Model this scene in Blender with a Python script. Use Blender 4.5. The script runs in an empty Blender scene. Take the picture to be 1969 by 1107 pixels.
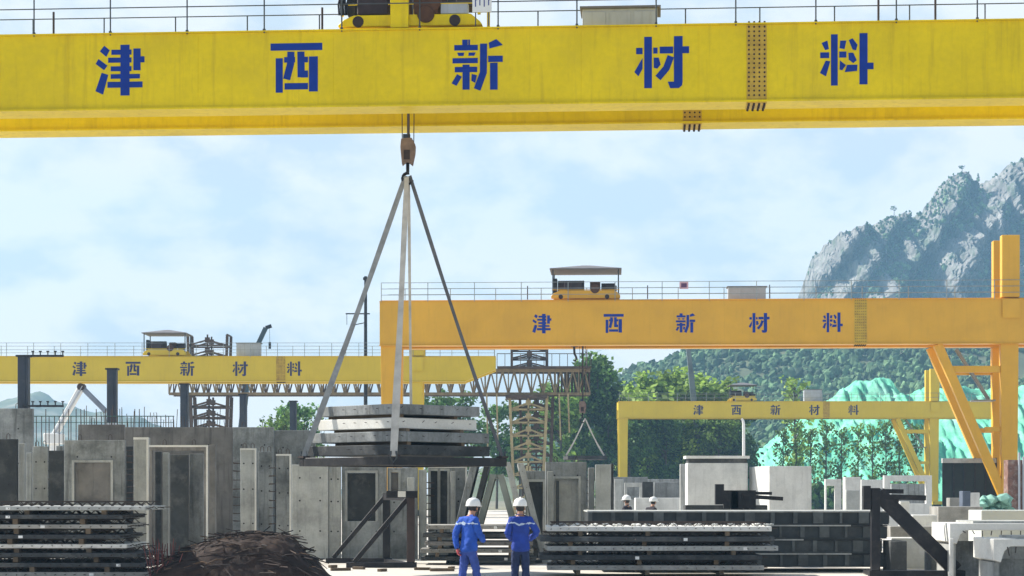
import bpy, math, random
from mathutils import Vector as V, Matrix, noise
random.seed(7)
R = math.radians
sc = bpy.context.scene
col = sc.collection

# ------------------------------------------------------------------ camera, sky, sun, exposure
F, CX, HZ, CZ = 3950.0, 984.5, 945.0, 1.95          # focal length in photo pixels, centre column, horizon row, eye height
cd = bpy.data.cameras.new('camera'); cam = bpy.data.objects.new('camera', cd); col.objects.link(cam)
cam.location = (0, 0, CZ); cam.rotation_euler = (R(90), 0, 0)
cd.sensor_width = 36; cd.lens = 36 * F / 1969; cd.shift_y = (HZ - 553.5) / 1969
cd.clip_start = 0.5; cd.clip_end = 9000
sc.camera = cam
SUN = V((-0.70, 0.33, 0.66)).normalized()
w = bpy.data.worlds.new('World'); sc.world = w; w.use_nodes = True
nt = w.node_tree; nt.nodes.clear()
def wn(t, **k):
    n = nt.nodes.new(t)
    for a, b in k.items(): setattr(n, a, b)
    return n
sky = wn('ShaderNodeTexSky', sky_type='NISHITA', sun_disc=False)
sky.sun_elevation = math.asin(SUN.z); sky.sun_rotation = math.atan2(SUN.x, SUN.y)
tc = wn('ShaderNodeTexCoord'); mp = wn('ShaderNodeMapping'); mp.inputs['Scale'].default_value = (1, 1, 1.9)
mp.inputs['Location'].default_value = (0.35, 0.1, 0.12)
n1 = wn('ShaderNodeTexNoise'); n1.inputs['Scale'].default_value = 6.5; n1.inputs['Detail'].default_value = 7; n1.inputs['Roughness'].default_value = 0.52
n1.inputs['Distortion'].default_value = 0.25
rp = wn('ShaderNodeValToRGB'); rp.color_ramp.elements[0].position = 0.40; rp.color_ramp.elements[1].position = 0.60
rp.color_ramp.elements[0].color = (0.82, 0.82, 0.82, 1); rp.color_ramp.elements[1].color = (1, 1, 1, 1)
sx = wn('ShaderNodeSeparateXYZ')
low = wn('ShaderNodeMapRange'); low.inputs[1].default_value = 0.0; low.inputs[2].default_value = 0.075; low.inputs[3].default_value = 0.55; low.inputs[4].default_value = 0.0
mxf = wn('ShaderNodeMath', operation='MAXIMUM')
n2 = wn('ShaderNodeTexNoise'); n2.inputs['Scale'].default_value = 11; n2.inputs['Detail'].default_value = 9; n2.inputs['Roughness'].default_value = 0.56; n2.inputs['Distortion'].default_value = 0.1
cr = wn('ShaderNodeValToRGB'); cr.color_ramp.elements[0].position = 0.42; cr.color_ramp.elements[1].position = 0.545
cr.color_ramp.elements[0].color = (4.05, 4.65, 5.2, 1); cr.color_ramp.elements[1].color = (5.75, 5.8, 5.82, 1)
mix = wn('ShaderNodeMixRGB'); bg = wn('ShaderNodeBackground'); out = wn('ShaderNodeOutputWorld')
bg.inputs['Strength'].default_value = 0.1
L = nt.links.new
L(tc.outputs['Generated'], mp.inputs[0]); L(mp.outputs[0], n1.inputs['Vector']); L(mp.outputs[0], n2.inputs['Vector'])
L(n1.outputs['Fac'], rp.inputs[0]); L(tc.outputs['Generated'], sx.inputs[0]); L(sx.outputs[2], low.inputs[0])
hi = wn('ShaderNodeMapRange'); hi.inputs[1].default_value = 0.26; hi.inputs[2].default_value = 0.5; hi.inputs[3].default_value = 1.0; hi.inputs[4].default_value = 0.12
L(sx.outputs[2], hi.inputs[0]); mh = wn('ShaderNodeMath', operation='MULTIPLY')
L(rp.outputs[0], mxf.inputs[0]); L(low.outputs[0], mxf.inputs[1]); L(mxf.outputs[0], mh.inputs[0]); L(hi.outputs[0], mh.inputs[1]); L(mh.outputs[0], mix.inputs[0])
L(n2.outputs['Fac'], cr.inputs[0]); L(sky.outputs[0], mix.inputs[1]); L(cr.outputs[0], mix.inputs[2])
L(mix.outputs[0], bg.inputs[0]); L(bg.outputs[0], out.inputs[0])
sd = bpy.data.lights.new('sun', 'SUN'); sd.energy = 5.0; sd.angle = R(0.5); sd.color = (1.0, 0.95, 0.87)
so = bpy.data.objects.new('sun', sd); col.objects.link(so); so.rotation_euler = SUN.to_track_quat('Z', 'Y').to_euler()
so.location = (-40, -20, 60)
vs = sc.view_settings; vs.view_transform = 'Standard'; vs.look = 'None'; vs.exposure = 0.8; vs.gamma = 1.0
sc.cycles.volume_bounces = 1

# ------------------------------------------------------------------ helpers
def px(x, D): return (x - CX) * D / F
def pz(y, D): return CZ + (HZ - y) * D / F
def P(x, y, D): return V((px(x, D), D, pz(y, D)))
def scl(D): return F / D

MATS = {}
def mat(name, c, rough=0.7, metal=0.0, vary=0.25, scale=2.0, dirt=None, dirt_amt=0.4, streak=None, streak_amt=0.35, bump=0.0,
        bscale=20, rand=0.0, island=0.0, spec=0.4, fine=0.0, stretch=(6, 6, 0.5), thin=0.0):
    if name in MATS: return MATS[name]
    m = bpy.data.materials.new(name); m.use_nodes = True; t = m.node_tree; N = t.nodes; K = t.links.new
    b = N['Principled BSDF']; b.inputs['Roughness'].default_value = rough; b.inputs['Metallic'].default_value = metal
    b.inputs['Specular IOR Level'].default_value = spec
    tcd = N.new('ShaderNodeTexCoord'); vec = tcd.outputs['Object']
    oi = N.new('ShaderNodeObjectInfo'); add = N.new('ShaderNodeVectorMath'); add.operation = 'ADD'
    sc3 = N.new('ShaderNodeVectorMath'); sc3.operation = 'SCALE'; sc3.inputs['Scale'].default_value = 37.0
    cmb = N.new('ShaderNodeCombineXYZ'); K(oi.outputs['Random'], cmb.inputs[0]); K(oi.outputs['Random'], cmb.inputs[2])
    K(cmb.outputs[0], sc3.inputs[0]); K(vec, add.inputs[0]); K(sc3.outputs[0], add.inputs[1]); vec = add.outputs[0]
    def nz(s, d=6, r=0.6, v=vec):
        n = N.new('ShaderNodeTexNoise'); n.inputs['Scale'].default_value = s; n.inputs['Detail'].default_value = d
        n.inputs['Roughness'].default_value = r; K(v, n.inputs['Vector']); return n.outputs['Fac']
    def mr(x, a, bb, lo, hi):
        n = N.new('ShaderNodeMapRange'); K(x, n.inputs[0])
        for i, q in enumerate((a, bb, lo, hi)): n.inputs[i + 1].default_value = q
        return n.outputs[0]
    def mul(cs, f):
        n = N.new('ShaderNodeMixRGB'); n.blend_type = 'MULTIPLY'; n.inputs[0].default_value = 1
        K(cs, n.inputs[1]); K(f, n.inputs[2]); return n.outputs[0]
    rgb = N.new('ShaderNodeRGB'); rgb.outputs[0].default_value = (*c, 1); cs = rgb.outputs[0]
    if vary: cs = mul(cs, mr(nz(scale), 0.3, 0.7, 1 - vary, 1 + vary * 0.6))
    if fine: cs = mul(cs, mr(nz(scale * 14, 4), 0.3, 0.7, 1 - fine, 1 + fine * 0.6))
    if dirt:
        n = N.new('ShaderNodeMixRGB'); K(mr(nz(scale * 0.7, 8, 0.7), 0.5, 0.68, 0, dirt_amt), n.inputs[0]); K(cs, n.inputs[1])
        n.inputs[2].default_value = (*dirt, 1); cs = n.outputs[0]
    if streak:
        mpn = N.new('ShaderNodeMapping'); mpn.inputs['Scale'].default_value = stretch; K(vec, mpn.inputs[0])
        n = N.new('ShaderNodeMixRGB'); K(mr(nz(1.0, 5, 0.65, mpn.outputs[0]), 0.52, 0.72, 0, streak_amt), n.inputs[0]); K(cs, n.inputs[1])
        n.inputs[2].default_value = (*streak, 1); cs = n.outputs[0]
    if rand: cs = mul(cs, mr(oi.outputs['Random'], 0, 1, 1 - rand, 1 + rand))
    if island:
        g = N.new('ShaderNodeNewGeometry'); cs = mul(cs, mr(g.outputs['Random Per Island'], 0, 1, 1 - island, 1 + island))
    K(cs, b.inputs['Base Color'])
    if thin:
        tl_ = N.new('ShaderNodeBsdfTranslucent'); ms = N.new('ShaderNodeMixShader'); ms.inputs[0].default_value = thin; K(cs, tl_.inputs[0])
        K(b.outputs[0], ms.inputs[1]); K(tl_.outputs[0], ms.inputs[2]); K(ms.outputs[0], N['Material Output'].inputs[0])
    if bump:
        bn = N.new('ShaderNodeBump'); bn.inputs['Strength'].default_value = bump; bn.inputs['Distance'].default_value = 0.02
        K(nz(bscale, 6, 0.65), bn.inputs['Height']); K(bn.outputs[0], b.inputs['Normal'])
    MATS[name] = m
    return m

class MB:
    def __init__(s, off=(0, 0, 0)): s.v, s.f, s.o = [], [], V(off)
    def add(s, vs, fs):
        n = len(s.v); s.v += [tuple(V(a) - s.o) for a in vs]; s.f += [tuple(i + n for i in f) for f in fs]; return s
    def bb(s, x0, x1, y0, y1, z0, z1):
        return s.add([(x0,y0,z0),(x1,y0,z0),(x1,y1,z0),(x0,y1,z0),(x0,y0,z1),(x1,y0,z1),(x1,y1,z1),(x0,y1,z1)],
                     [(0,3,2,1),(4,5,6,7),(0,1,5,4),(1,2,6,5),(2,3,7,6),(3,0,4,7)])
    def bar(s, p, q, a, b=None, up=(0, 0, 1)):
        p, q = V(p), V(q); b = b or a; d = (q - p).normalized(); u = V(up)
        if abs(d.dot(u)) > 0.98: u = V((0, 1, 0))
        r = d.cross(u).normalized(); u = r.cross(d).normalized(); r = r * a / 2; u = u * b / 2
        vs = [p-r-u, p+r-u, p+r+u, p-r+u, q-r-u, q+r-u, q+r+u, q-r+u]
        return s.add(vs, [(0,3,2,1),(4,5,6,7),(0,1,5,4),(1,2,6,5),(2,3,7,6),(3,0,4,7)][::1])
    def tube(s, pts, r, n=8, r2=None, cap=True):
        pts = [V(p) for p in pts]; m = len(pts); vs, fs = [], []
        for i, p in enumerate(pts):
            d = (pts[min(i+1, m-1)] - pts[max(i-1, 0)]).normalized()
            u = V((0, 0, 1)) if abs(d.z) < 0.9 else V((0, 1, 0))
            a = d.cross(u).normalized(); b = a.cross(d)
            rr = r if r2 is None else r + (r2 - r) * i / (m - 1)
            for k in range(n):
                t = 2 * math.pi * k / n; vs.append(p + (a * math.cos(t) + b * math.sin(t)) * rr)
        for i in range(m - 1):
            for k in range(n):
                k2 = (k + 1) % n; fs.append((i*n+k, i*n+k2, (i+1)*n+k2, (i+1)*n+k))
        if cap: fs += [tuple(range(n))[::-1], tuple((m-1)*n+k for k in range(n))]
        return s.add(vs, fs)
    def prism(s, poly, y0, y1):                       # polygon in x/z, extruded in y
        n = len(poly); a = sum(poly[i][0]*poly[(i+1)%n][1] - poly[(i+1)%n][0]*poly[i][1] for i in range(n))
        if a < 0: poly = poly[::-1]
        return s.add([(x, y0, z) for x, z in poly] + [(x, y1, z) for x, z in poly],
                     [tuple(range(n)), tuple(range(2*n-1, n-1, -1))] + [(i, n+i, n+(i+1)%n, (i+1)%n) for i in range(n)])
    def lathe(s, prof, c=(0, 0, 0), n=24, sx=1, sy=1):
        c = V(c); m = len(prof); vs, fs = [], []
        for r, z in prof:
            for k in range(n):
                t = 2*math.pi*k/n; vs.append(c + V((r*math.cos(t)*sx, r*math.sin(t)*sy, z)))
        for i in range(m-1):
            for k in range(n):
                k2 = (k+1) % n; fs.append((i*n+k, i*n+k2, (i+1)*n+k2, (i+1)*n+k))
        fs += [tuple(range(n))[::-1], tuple((m-1)*n+k for k in range(n))]
        return s.add(vs, fs)
    def wall(s, xs, zs, hole, y0, y1):                # grid solid with openings: hole(i,j) True = open
        xs, zs = sorted(set(xs)), sorted(set(zs)); I, J = len(xs)-1, len(zs)-1
        full = lambda i, j: 0 <= i < I and 0 <= j < J and not hole((xs[i]+xs[i+1])/2, (zs[j]+zs[j+1])/2)
        idx = {}; vs = []; fs = []
        def vv(i, j, y):
            k = (i, j, y)
            if k not in idx: idx[k] = len(vs); vs.append((xs[i], y0 if y == 0 else y1, zs[j]))
            return idx[k]
        for i in range(I):
            for j in range(J):
                if not full(i, j): continue
                fs.append((vv(i,j,0), vv(i+1,j,0), vv(i+1,j+1,0), vv(i,j+1,0)))
                fs.append((vv(i,j,1), vv(i,j+1,1), vv(i+1,j+1,1), vv(i+1,j,1)))
                if not full(i-1,j): fs.append((vv(i,j,0), vv(i,j+1,0), vv(i,j+1,1), vv(i,j,1)))
                if not full(i+1,j): fs.append((vv(i+1,j,0), vv(i+1,j,1), vv(i+1,j+1,1), vv(i+1,j+1,0)))
                if not full(i,j-1): fs.append((vv(i,j,0), vv(i,j,1), vv(i+1,j,1), vv(i+1,j,0)))
                if not full(i,j+1): fs.append((vv(i,j+1,0), vv(i+1,j+1,0), vv(i+1,j+1,1), vv(i,j+1,1)))
        return s.add(vs, fs)
    def build(s, name, m, parent=None, smooth=False, bevel=0.0, loc=(0, 0, 0), rz=0):
        me = bpy.data.meshes.new(name); me.from_pydata(s.v, [], s.f); me.update()
        if smooth: me.polygons.foreach_set('use_smooth', [True]*len(me.polygons))
        me.materials.append(m); o = bpy.data.objects.new(name, me); col.objects.link(o); o.parent = parent
        o.location = loc; o.rotation_euler = (0, 0, rz)
        if bevel:
            bm = o.modifiers.new('edge', 'BEVEL'); bm.width = bevel; bm.segments = 1; bm.limit_method = 'ANGLE'
        return o

def tag(o, label=None, cat=None, group=None, kind=None):
    if label: o['label'] = label
    if cat: o['category'] = cat; o['kind'] = 'thing'
    if group: o['group'] = group
    if kind: o['kind'] = kind
    return o
def thing(name, label, cat, loc=(0, 0, 0), rz=0, group=None):
    o = bpy.data.objects.new(name, None); col.objects.link(o); o.location = loc; o.rotation_euler = (0, 0, rz)
    o.empty_display_size = 0.3
    return tag(o, label, cat, group)
def copy_tree(o, parent=None):
    c = o.copy(); col.objects.link(c); c.parent = parent
    for ch in o.children: copy_tree(ch, c)
    return c
def fbm(x, y, z=0.0, o=5): return noise.fractal(V((x, y, z)), 0.9, 2.1, o)
def lerp(t, pts):
    if t <= pts[0][0]: return pts[0][1]
    for (a, b), (c, d) in zip(pts, pts[1:]):
        if t <= c: return b + (d - b) * (t - a) / (c - a)
    return pts[-1][1]

# ------------------------------------------------------------------ materials
YEL = mat('front_crane_paint', (0.80, 0.60, 0.002), 0.46, spec=0.25, vary=0.13, scale=0.5, streak=(0.38, 0.24, 0.015), streak_amt=0.38, dirt=(0.58, 0.43, 0.02), dirt_amt=0.5, fine=0.06, bump=0.25, bscale=0.9, stretch=(5, 5, 0.35))
ORA = mat('amber_crane_paint', (0.72, 0.385, 0.025), 0.45, vary=0.12, scale=0.4, streak=(0.35, 0.19, 0.02), streak_amt=0.16, dirt=(0.55, 0.30, 0.03), dirt_amt=0.3)
YEL3 = mat('faded_crane_paint', (0.66, 0.48, 0.03), 0.5, vary=0.1, scale=0.4, streak=(0.4, 0.27, 0.05), streak_amt=0.2)
SPL = mat('splice_plate_paint', (0.58, 0.38, 0.04), 0.55, vary=0.2, scale=3, dirt=(0.3, 0.15, 0.04), dirt_amt=0.5)
BOLT = mat('rusty_bolt', (0.035, 0.02, 0.015), 0.7)
BLUE = mat('blue_lettering', (0.003, 0.034, 0.27), 0.5, spec=0.2, vary=0.15, scale=4)
RAIL = mat('handrail_steel', (0.05, 0.06, 0.065), 0.5)
PALER = mat('pale_handrail', (0.25, 0.28, 0.28), 0.5)
DARK = mat('dark_machinery', (0.035, 0.02, 0.02), 0.6, vary=0.4, scale=5)
GREY = mat('grey_sheet_steel', (0.42, 0.45, 0.49), 0.5, vary=0.12, scale=2, streak=(0.2, 0.18, 0.16), streak_amt=0.4)
ROOFG = mat('sheet_roof', (0.16, 0.15, 0.15), 0.6, vary=0.2)
BLK = mat('black_steel', (0.014, 0.013, 0.016), 0.5, vary=0.4, scale=4, dirt=(0.07, 0.06, 0.055), dirt_amt=0.5, spec=0.3)
BRN = mat('brown_steel', (0.05, 0.032, 0.028), 0.6, vary=0.4, scale=4)
RUST = mat('rusty_steel', (0.10, 0.045, 0.022), 0.8, vary=0.4, scale=6)
CON = mat('concrete', (0.27, 0.285, 0.285), 0.85, vary=0.45, scale=1.1, dirt=(0.06, 0.065, 0.062), dirt_amt=0.85, streak=(0.055, 0.058, 0.055), streak_amt=0.85, bump=0.25, rand=0.2, fine=0.15)
CONL = mat('pale_concrete', (0.42, 0.43, 0.41), 0.85, vary=0.3, scale=1.2, dirt=(0.2, 0.2, 0.19), dirt_amt=0.7, streak=(0.15, 0.155, 0.15), streak_amt=0.65, bump=0.2, rand=0.08, fine=0.1)
CONW = mat('white_concrete', (0.72, 0.71, 0.66), 0.8, vary=0.12, scale=1.5, dirt=(0.45, 0.43, 0.38), dirt_amt=0.4, bump=0.15, fine=0.08)
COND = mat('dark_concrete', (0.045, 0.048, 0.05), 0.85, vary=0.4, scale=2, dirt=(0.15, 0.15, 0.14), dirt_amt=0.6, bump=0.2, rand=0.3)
CONB = mat('brown_concrete', (0.21, 0.20, 0.188), 0.85, vary=0.4, scale=1.1, dirt=(0.075, 0.072, 0.07), dirt_amt=0.8, streak=(0.07, 0.066, 0.062), streak_amt=0.8, bump=0.25)
WOOD = mat('dunnage_timber', (0.13, 0.095, 0.06), 0.85, vary=0.3, scale=4, rand=0.3)
REB = mat('rebar_steel', (0.055, 0.038, 0.03), 0.7, vary=0.4, scale=5)
MOULD = mat('mould_steel', (0.035, 0.043, 0.046), 0.6, vary=0.5, scale=2.5, dirt=(0.09, 0.09, 0.085), dirt_amt=0.5, rand=0.25)
SLING = mat('grey_webbing', (0.30, 0.31, 0.31), 0.8, vary=0.3, scale=3, dirt=(0.12, 0.12, 0.12), dirt_amt=0.5)
SLINGD = mat('dark_webbing', (0.13, 0.132, 0.14), 0.8, vary=0.3, scale=3)
SLINGL = mat('pale_webbing', (0.56, 0.53, 0.47), 0.8, vary=0.2, scale=3, dirt=(0.3, 0.28, 0.25), dirt_amt=0.4)
ROPE = mat('wire_rope', (0.035, 0.022, 0.018), 0.6)
WHITE = mat('white_paint', (0.78, 0.78, 0.75), 0.45, vary=0.08)
LEAF = [mat('poplar_leaf', (0.18, 0.30, 0.06), 0.6, vary=0.5, scale=0.35, island=0.55, rand=0.2, spec=0.3, thin=0.4),
        mat('dark_leaf', (0.12, 0.24, 0.06), 0.6, vary=0.6, scale=0.35, island=0.55, rand=0.25, spec=0.3, thin=0.4),
        mat('bright_leaf', (0.27, 0.39, 0.07), 0.6, vary=0.45, scale=0.35, island=0.5, rand=0.2, spec=0.3, thin=0.4)]
BARK = mat('bark', (0.12, 0.10, 0.08), 0.9, vary=0.3)
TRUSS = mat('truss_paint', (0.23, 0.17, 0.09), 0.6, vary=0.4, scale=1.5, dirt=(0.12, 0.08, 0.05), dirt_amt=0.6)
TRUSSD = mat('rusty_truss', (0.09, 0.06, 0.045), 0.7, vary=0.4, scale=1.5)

# ------------------------------------------------------------------ ground and terrain
def sheet(name, x0, x1, y0, y1, z, m):
    o = MB().add([(x0, y0, z), (x1, y0, z), (x1, y1, z), (x0, y1, z)], [(0, 1, 2, 3)]).build(name, m); o['kind'] = 'structure'; return o
GRD = mat('yard_concrete', (0.60, 0.56, 0.49), 0.9, vary=0.15, scale=0.25, dirt=(0.26, 0.23, 0.19), dirt_amt=0.75, bump=0.4, bscale=6, fine=0.12)
EARTH = mat('earth', (0.20, 0.19, 0.13), 0.95, vary=0.35, scale=0.02)
sheet('ground', -1500, 1500, -200, 1720, 0, EARTH)
sheet('yard', -90, 90, 5, 215, 0.004, GRD)

ROCK = mat('cliff_rock', (0.27, 0.262, 0.245), 0.95, vary=0.6, scale=0.10, streak=(0.08, 0.095, 0.07), streak_amt=0.9, dirt=(0.05, 0.095, 0.04), dirt_amt=0.98,
           bump=0.0, fine=0.3, stretch=(0.16, 0.16, 0.035))
HILLM = mat('hill_soil', (0.10, 0.12, 0.06), 0.95, vary=0.4, scale=0.03, dirt=(0.42, 0.38, 0.32), dirt_amt=0.6)
def grid_mesh(pts, nx, ny):
    b = MB(); b.v = [tuple(p) for p in pts]
    b.f = [(j*nx+i, j*nx+i+1, (j+1)*nx+i+1, (j+1)*nx+i) for j in range(ny-1) for i in range(nx-1)]
    return b
# forested hill
HD = 700.0
hr = [(900, 905), (1040, 800), (1110, 752), (1165, 724), (1210, 708), (1260, 694), (1320, 682), (1400, 667), (1480, 655), (1560, 645), (1700, 632), (1900, 630), (2100, 640), (2400, 720)]
def hill_z(x, y):
    p = CX + x * F / HD; top = max(pz(lerp(p, hr) + 9, HD), 0)
    t = max(0.0, min(1.0, (y - 400) / (HD - 400))); s = t * (0.55 + 0.45 * t)
    if y > HD: s = max(0.0, 1 - ((y - HD) / 260) ** 2)
    return top * s * (1 + 0.0) + (fbm(x * 0.02, y * 0.02) * 4.0 + 2.0 * fbm(x * 0.07, y * 0.07)) * min(1, s * 3) * (1 if top > 8 else top / 8) - 0.4
nx, ny = 130, 70
pts = [(-20 + 290 * i / (nx-1), 395 + 560 * j / (ny-1), hill_z(-20 + 290 * i / (nx-1), 395 + 560 * j / (ny-1))) for j in range(ny) for i in range(nx)]
grid_mesh(pts, nx, ny).build('hill', HILLM, smooth=True)['kind'] = 'structure'
ICO_V = []; g = (1 + 5 ** 0.5) / 2
ICO_V = [V(a).normalized() for a in [(-1,g,0),(1,g,0),(-1,-g,0),(1,-g,0),(0,-1,g),(0,1,g),(0,-1,-g),(0,1,-g),(g,0,-1),(g,0,1),(-g,0,-1),(-g,0,1)]]
ICO_F = [(0,11,5),(0,5,1),(0,1,7),(0,7,10),(0,10,11),(1,5,9),(5,11,4),(11,10,2),(10,7,6),(7,1,8),(3,9,4),(3,4,2),(3,2,6),(3,6,8),(3,8,9),(4,9,5),(2,4,11),(6,2,10),(8,6,7),(9,8,1)]
def blob(b, c, r, sq=1.0):
    n = len(b.v); k = random.random() * 6
    ca, sa = math.cos(k), math.sin(k)
    for v in ICO_V:
        q = r * random.uniform(0.6, 1.25); x, y = v.x*ca - v.y*sa, v.x*sa + v.y*ca
        b.v.append((c[0] + x*q, c[1] + y*q, c[2] + v.z*q*sq))
    b.f += [(i+n, j+n, k2+n) for i, j, k2 in ICO_F]
fb = MB()
for _ in range(24000):
    x, y = random.uniform(5, 250), random.uniform(480, 740)
    z = hill_z(x, y)
    if z < 6: continue
    bare = fbm(x * 0.018 + 4, y * 0.012 + 7) + 0.9 * max(0, (x - 118) / 60)
    if bare > 0.55 and random.random() < 0.85: continue
    blob(fb, (x, y, z + 0.6), random.choice((.5, .7, .9, 1.15, 1.5)) * random.uniform(.8, 1.1) * (1.15 if bare < 0.2 else 0.8), random.uniform(0.8, 1.7))
FOR = mat('forest_leaves', (0.085, 0.15, 0.065), 0.8, vary=0.5, scale=0.03, island=0.6, spec=0.2)
tag(fb.build('hill_forest', FOR), 'dense green forest covering the long hill behind the far cranes', 'forest', kind='stuff')
# rocky mountain
MD = 1150.0
mr_ = [(1500, 900), (1535, 640), (1548, 566), (1556, 520), (1572, 470), (1600, 441), (1622, 438), (1645, 430), (1680, 416), (1705, 402), (1735, 398), (1762, 398), (1778, 388), (1800, 362), (1815, 336), (1836, 318),
       (1858, 309), (1876, 322), (1892, 334), (1905, 330), (1930, 312), (1969, 288), (2020, 262), (2100, 250), (2250, 300), (2500, 420), (2800, 700)]
def q_ridge(q):
    pts_ = [(1880, -1.0), (1925, 0.1), (1968, 0.9), (1976, 0.6), (1996, -0.7), (2030, 0.5), (2040, 0.4), (2054, -0.6), (2080, 0.1), (2112, 1.0), (2122, 0.8), (2152, -0.9), (2185, 0.3), (2214, 1.0), (2245, 0.2), (2290, -1.0), (2330, 0.5), (2380, 1.0), (2450, -1.0), (2560, 1.0), (2700, -1), (2900, 1), (3300, -1)]
    return lerp(q, pts_)
def mount(u, t):                                      # u photo column of the ridge point, t height share
    top = pz(lerp(u, mr_), MD) * (1 + 0.012 * fbm(u * 0.12, 3.3, 0, 3))
    z = top * t
    pyy = HZ - (z - CZ) * F / MD
    q = u + 0.75 * pyy + 14 * fbm(u * 0.012, pyy * 0.012, 1.7, 3)
    d = q_ridge(q) * 17 * min(1, 1.6 - t * 0.9)
    x = px(u, MD)
    xs_ = x + z * 0.35
    d += 17 * fbm(xs_ * 0.045, z * 0.014, 0.5, 5) + 17 * abs(fbm(xs_ * 0.085, z * 0.018, 2.5, 4)) - 11 * abs(fbm(xs_ * 0.22, z * 0.045, 5.5, 4)) + 2.2 * fbm(x * 0.6, z * 0.4, 8.5, 3) + 1.0 * (1 - 2*abs((z * 0.09 + fbm(x*.03, z*.03, 4, 2)) % 1 - .5))
    y = MD - 90 + 125 * t - d + (0 if u > 1600 else (1600 - u) * 0.9)
    return V((x + 6.0, y, z))
us = [1500 + (2800 - 1500) * (i / 359) ** 1.35 for i in range(360)]; nt_ = 170
mp_ = [mount(u, j / (nt_ - 1)) for j in range(nt_) for u in us]
mb = grid_mesh(mp_, 360, nt_)
nb = len(mb.v); top0 = (nt_ - 1) * 360
mb.v += [(mb.v[top0 + i][0], mb.v[top0 + i][1] + 420, -1) for i in range(360)]
mb.f += [(top0 + i, top0 + i + 1, nb + i + 1, nb + i) for i in range(359)]
mb.build('mountain', ROCK, smooth=False)['kind'] = 'structure'
fb = MB()
for _ in range(20000):
    u = random.uniform(1545, 2250); t = random.random() ** 1.3
    p = mount(u, t); pyy = HZ - (p.z - CZ) * F / MD; q = q_ridge(u + 0.75 * pyy)
    n_ = fbm(p.x * 0.02, p.z * 0.02, 9)
    if n_ + (0.45 if pyy > 500 else 0) - 0.25 * q - (0.4 if u < 1640 and t > .2 else 0) < 0.02 and not (t > 0.985 and random.random() < 0.5): continue
    blob(fb, (p.x, p.y - 1, p.z + 0.4), random.uniform(0.5, 1.5) * (0.75 if t > 0.95 else 1.0), random.uniform(0.9, 1.3))
tag(fb.build('mountain_scrub', FOR), 'patchy green scrub growing over the rocky mountain', 'scrub', kind='stuff')
# low blue hills far off on the left
pts = []
for j in range(2):
    pass
lp = [(-400, 800), (-150, 770), (0, 772), (70, 758), (110, 764), (160, 782), (230, 800), (330, 822), (500, 880), (650, 940)]
nx = 120
pts = [(px(-400 + 1050*i/(nx-1), 1500), 1500 + 160*(j-2)*(1 if j != 2 else 0), [0, 0.6, 1, 0.5, -0.01][j] * max(0.2, pz(lerp(-400 + 1050*i/(nx-1), lp), 1500) + 5*fbm(i*0.12, 1, j*.3))) for j in range(5) for i in range(nx)]
grid_mesh(pts, nx, 5).build('hills', HILLM, smooth=True)['kind'] = 'structure'

# mound under turquoise netting
NET = mat('turquoise_net', (0.14, 0.55, 0.35), 0.8, vary=0.35, scale=0.25, dirt=(0.38, 0.68, 0.54), dirt_amt=0.7, streak=(0.04, 0.33, 0.22), streak_amt=0.7, bump=0.9, bscale=2.5, fine=0.2, stretch=(1.2, 0.4, 0.3))
ND = 300.0
npf = [(1440, 900), (1455, 880), (1500, 838), (1530, 815), (1575, 785), (1600, 768), (1625, 748), (1645, 738), (1690, 728), (1712, 728), (1724, 752), (1745, 762), (1790, 745), (1850, 748), (1880, 752), (1930, 748), (1969, 742), (2050, 738), (2200, 760), (2400, 900)]
nx, ny = 330, 70
pts = []
for j in range(ny):
    for i in range(nx):
        u = 1440 + 960*i/(nx-1); x = px(u, ND); y = ND - 42 + 84*j/(ny-1); t = (y - ND + 42)/42
        s = min(1, 0.30*(t/0.3) if t < 0.3 else 0.30 + 0.70*((t-0.3)/0.7)**0.8) if t <= 1 else max(0, 1-(t-1)**2)
        z = max(0, pz(lerp(u, npf), ND)) * s
        z += min(1, z/3) * (1.0*fbm(x*0.25, y*0.12, 1) + 1.2*abs(fbm(x*0.6, y*0.14, 4)) + 0.3*abs(fbm(x*1.9, y*0.5, 7))) * (1.3 if t < .95 else .5)
        pts.append((x, y, max(z, -0.3)))
tag(grid_mesh(pts, nx, ny).build('netted_mound', NET, smooth=True), 'big earth mound covered with turquoise dust netting below the mountain', 'mound')

# ------------------------------------------------------------------ trees
def tree_kind(seed, h, wd, leaves, ls, slim):
    rnd = random.Random(seed); t = MB(); c = MB()
    t.tube([(0, 0, 0), (rnd.uniform(-.1, .1), 0, h*0.35), (rnd.uniform(-.2, .2), rnd.uniform(-.2, .2), h*0.93)], 0.17, 7, 0.04)
    tips = []
    for k in range(34):
        z0 = h * rnd.uniform(0.16 if slim else 0.25, 0.92); a = rnd.uniform(0, 6.28)
        f = 1 - abs((z0/h - 0.5) / 0.62) ** 2.2
        ln = wd/2 * rnd.uniform(0.55, 1.15) * max(0.2, f); rise = ln * (1.2 if slim else 0.55)
        e = V((math.cos(a)*ln, math.sin(a)*ln, z0 + rise)); s0 = V((0, 0, z0))
        t.tube([s0, s0.lerp(e, 0.5) + V((0, 0, -0.1)), e], 0.05, 5, 0.015)
        for q in (0.45, 0.75, 1.0): tips.append((s0.lerp(e, q), 0.45 + 0.5*ln*0.45))
    tips.append((V((0, 0, h*0.95)), 0.5))
    for _ in range(leaves):
        p, r = rnd.choice(tips); d = V((rnd.gauss(0, 1), rnd.gauss(0, 1), rnd.gauss(0, 1.1))) * r * 0.36
        o = p + d; n = V((rnd.gauss(0, 1), rnd.gauss(0, 1), rnd.gauss(0, 1))).normalized(); a = n.orthogonal().normalized(); b = n.cross(a)
        s = ls * rnd.uniform(0.6, 1.4)
        c.add([o - a*s, o + b*s*0.6, o + a*s, o - b*s*0.6], [(0, 1, 2, 3)])
    return t, c
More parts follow.
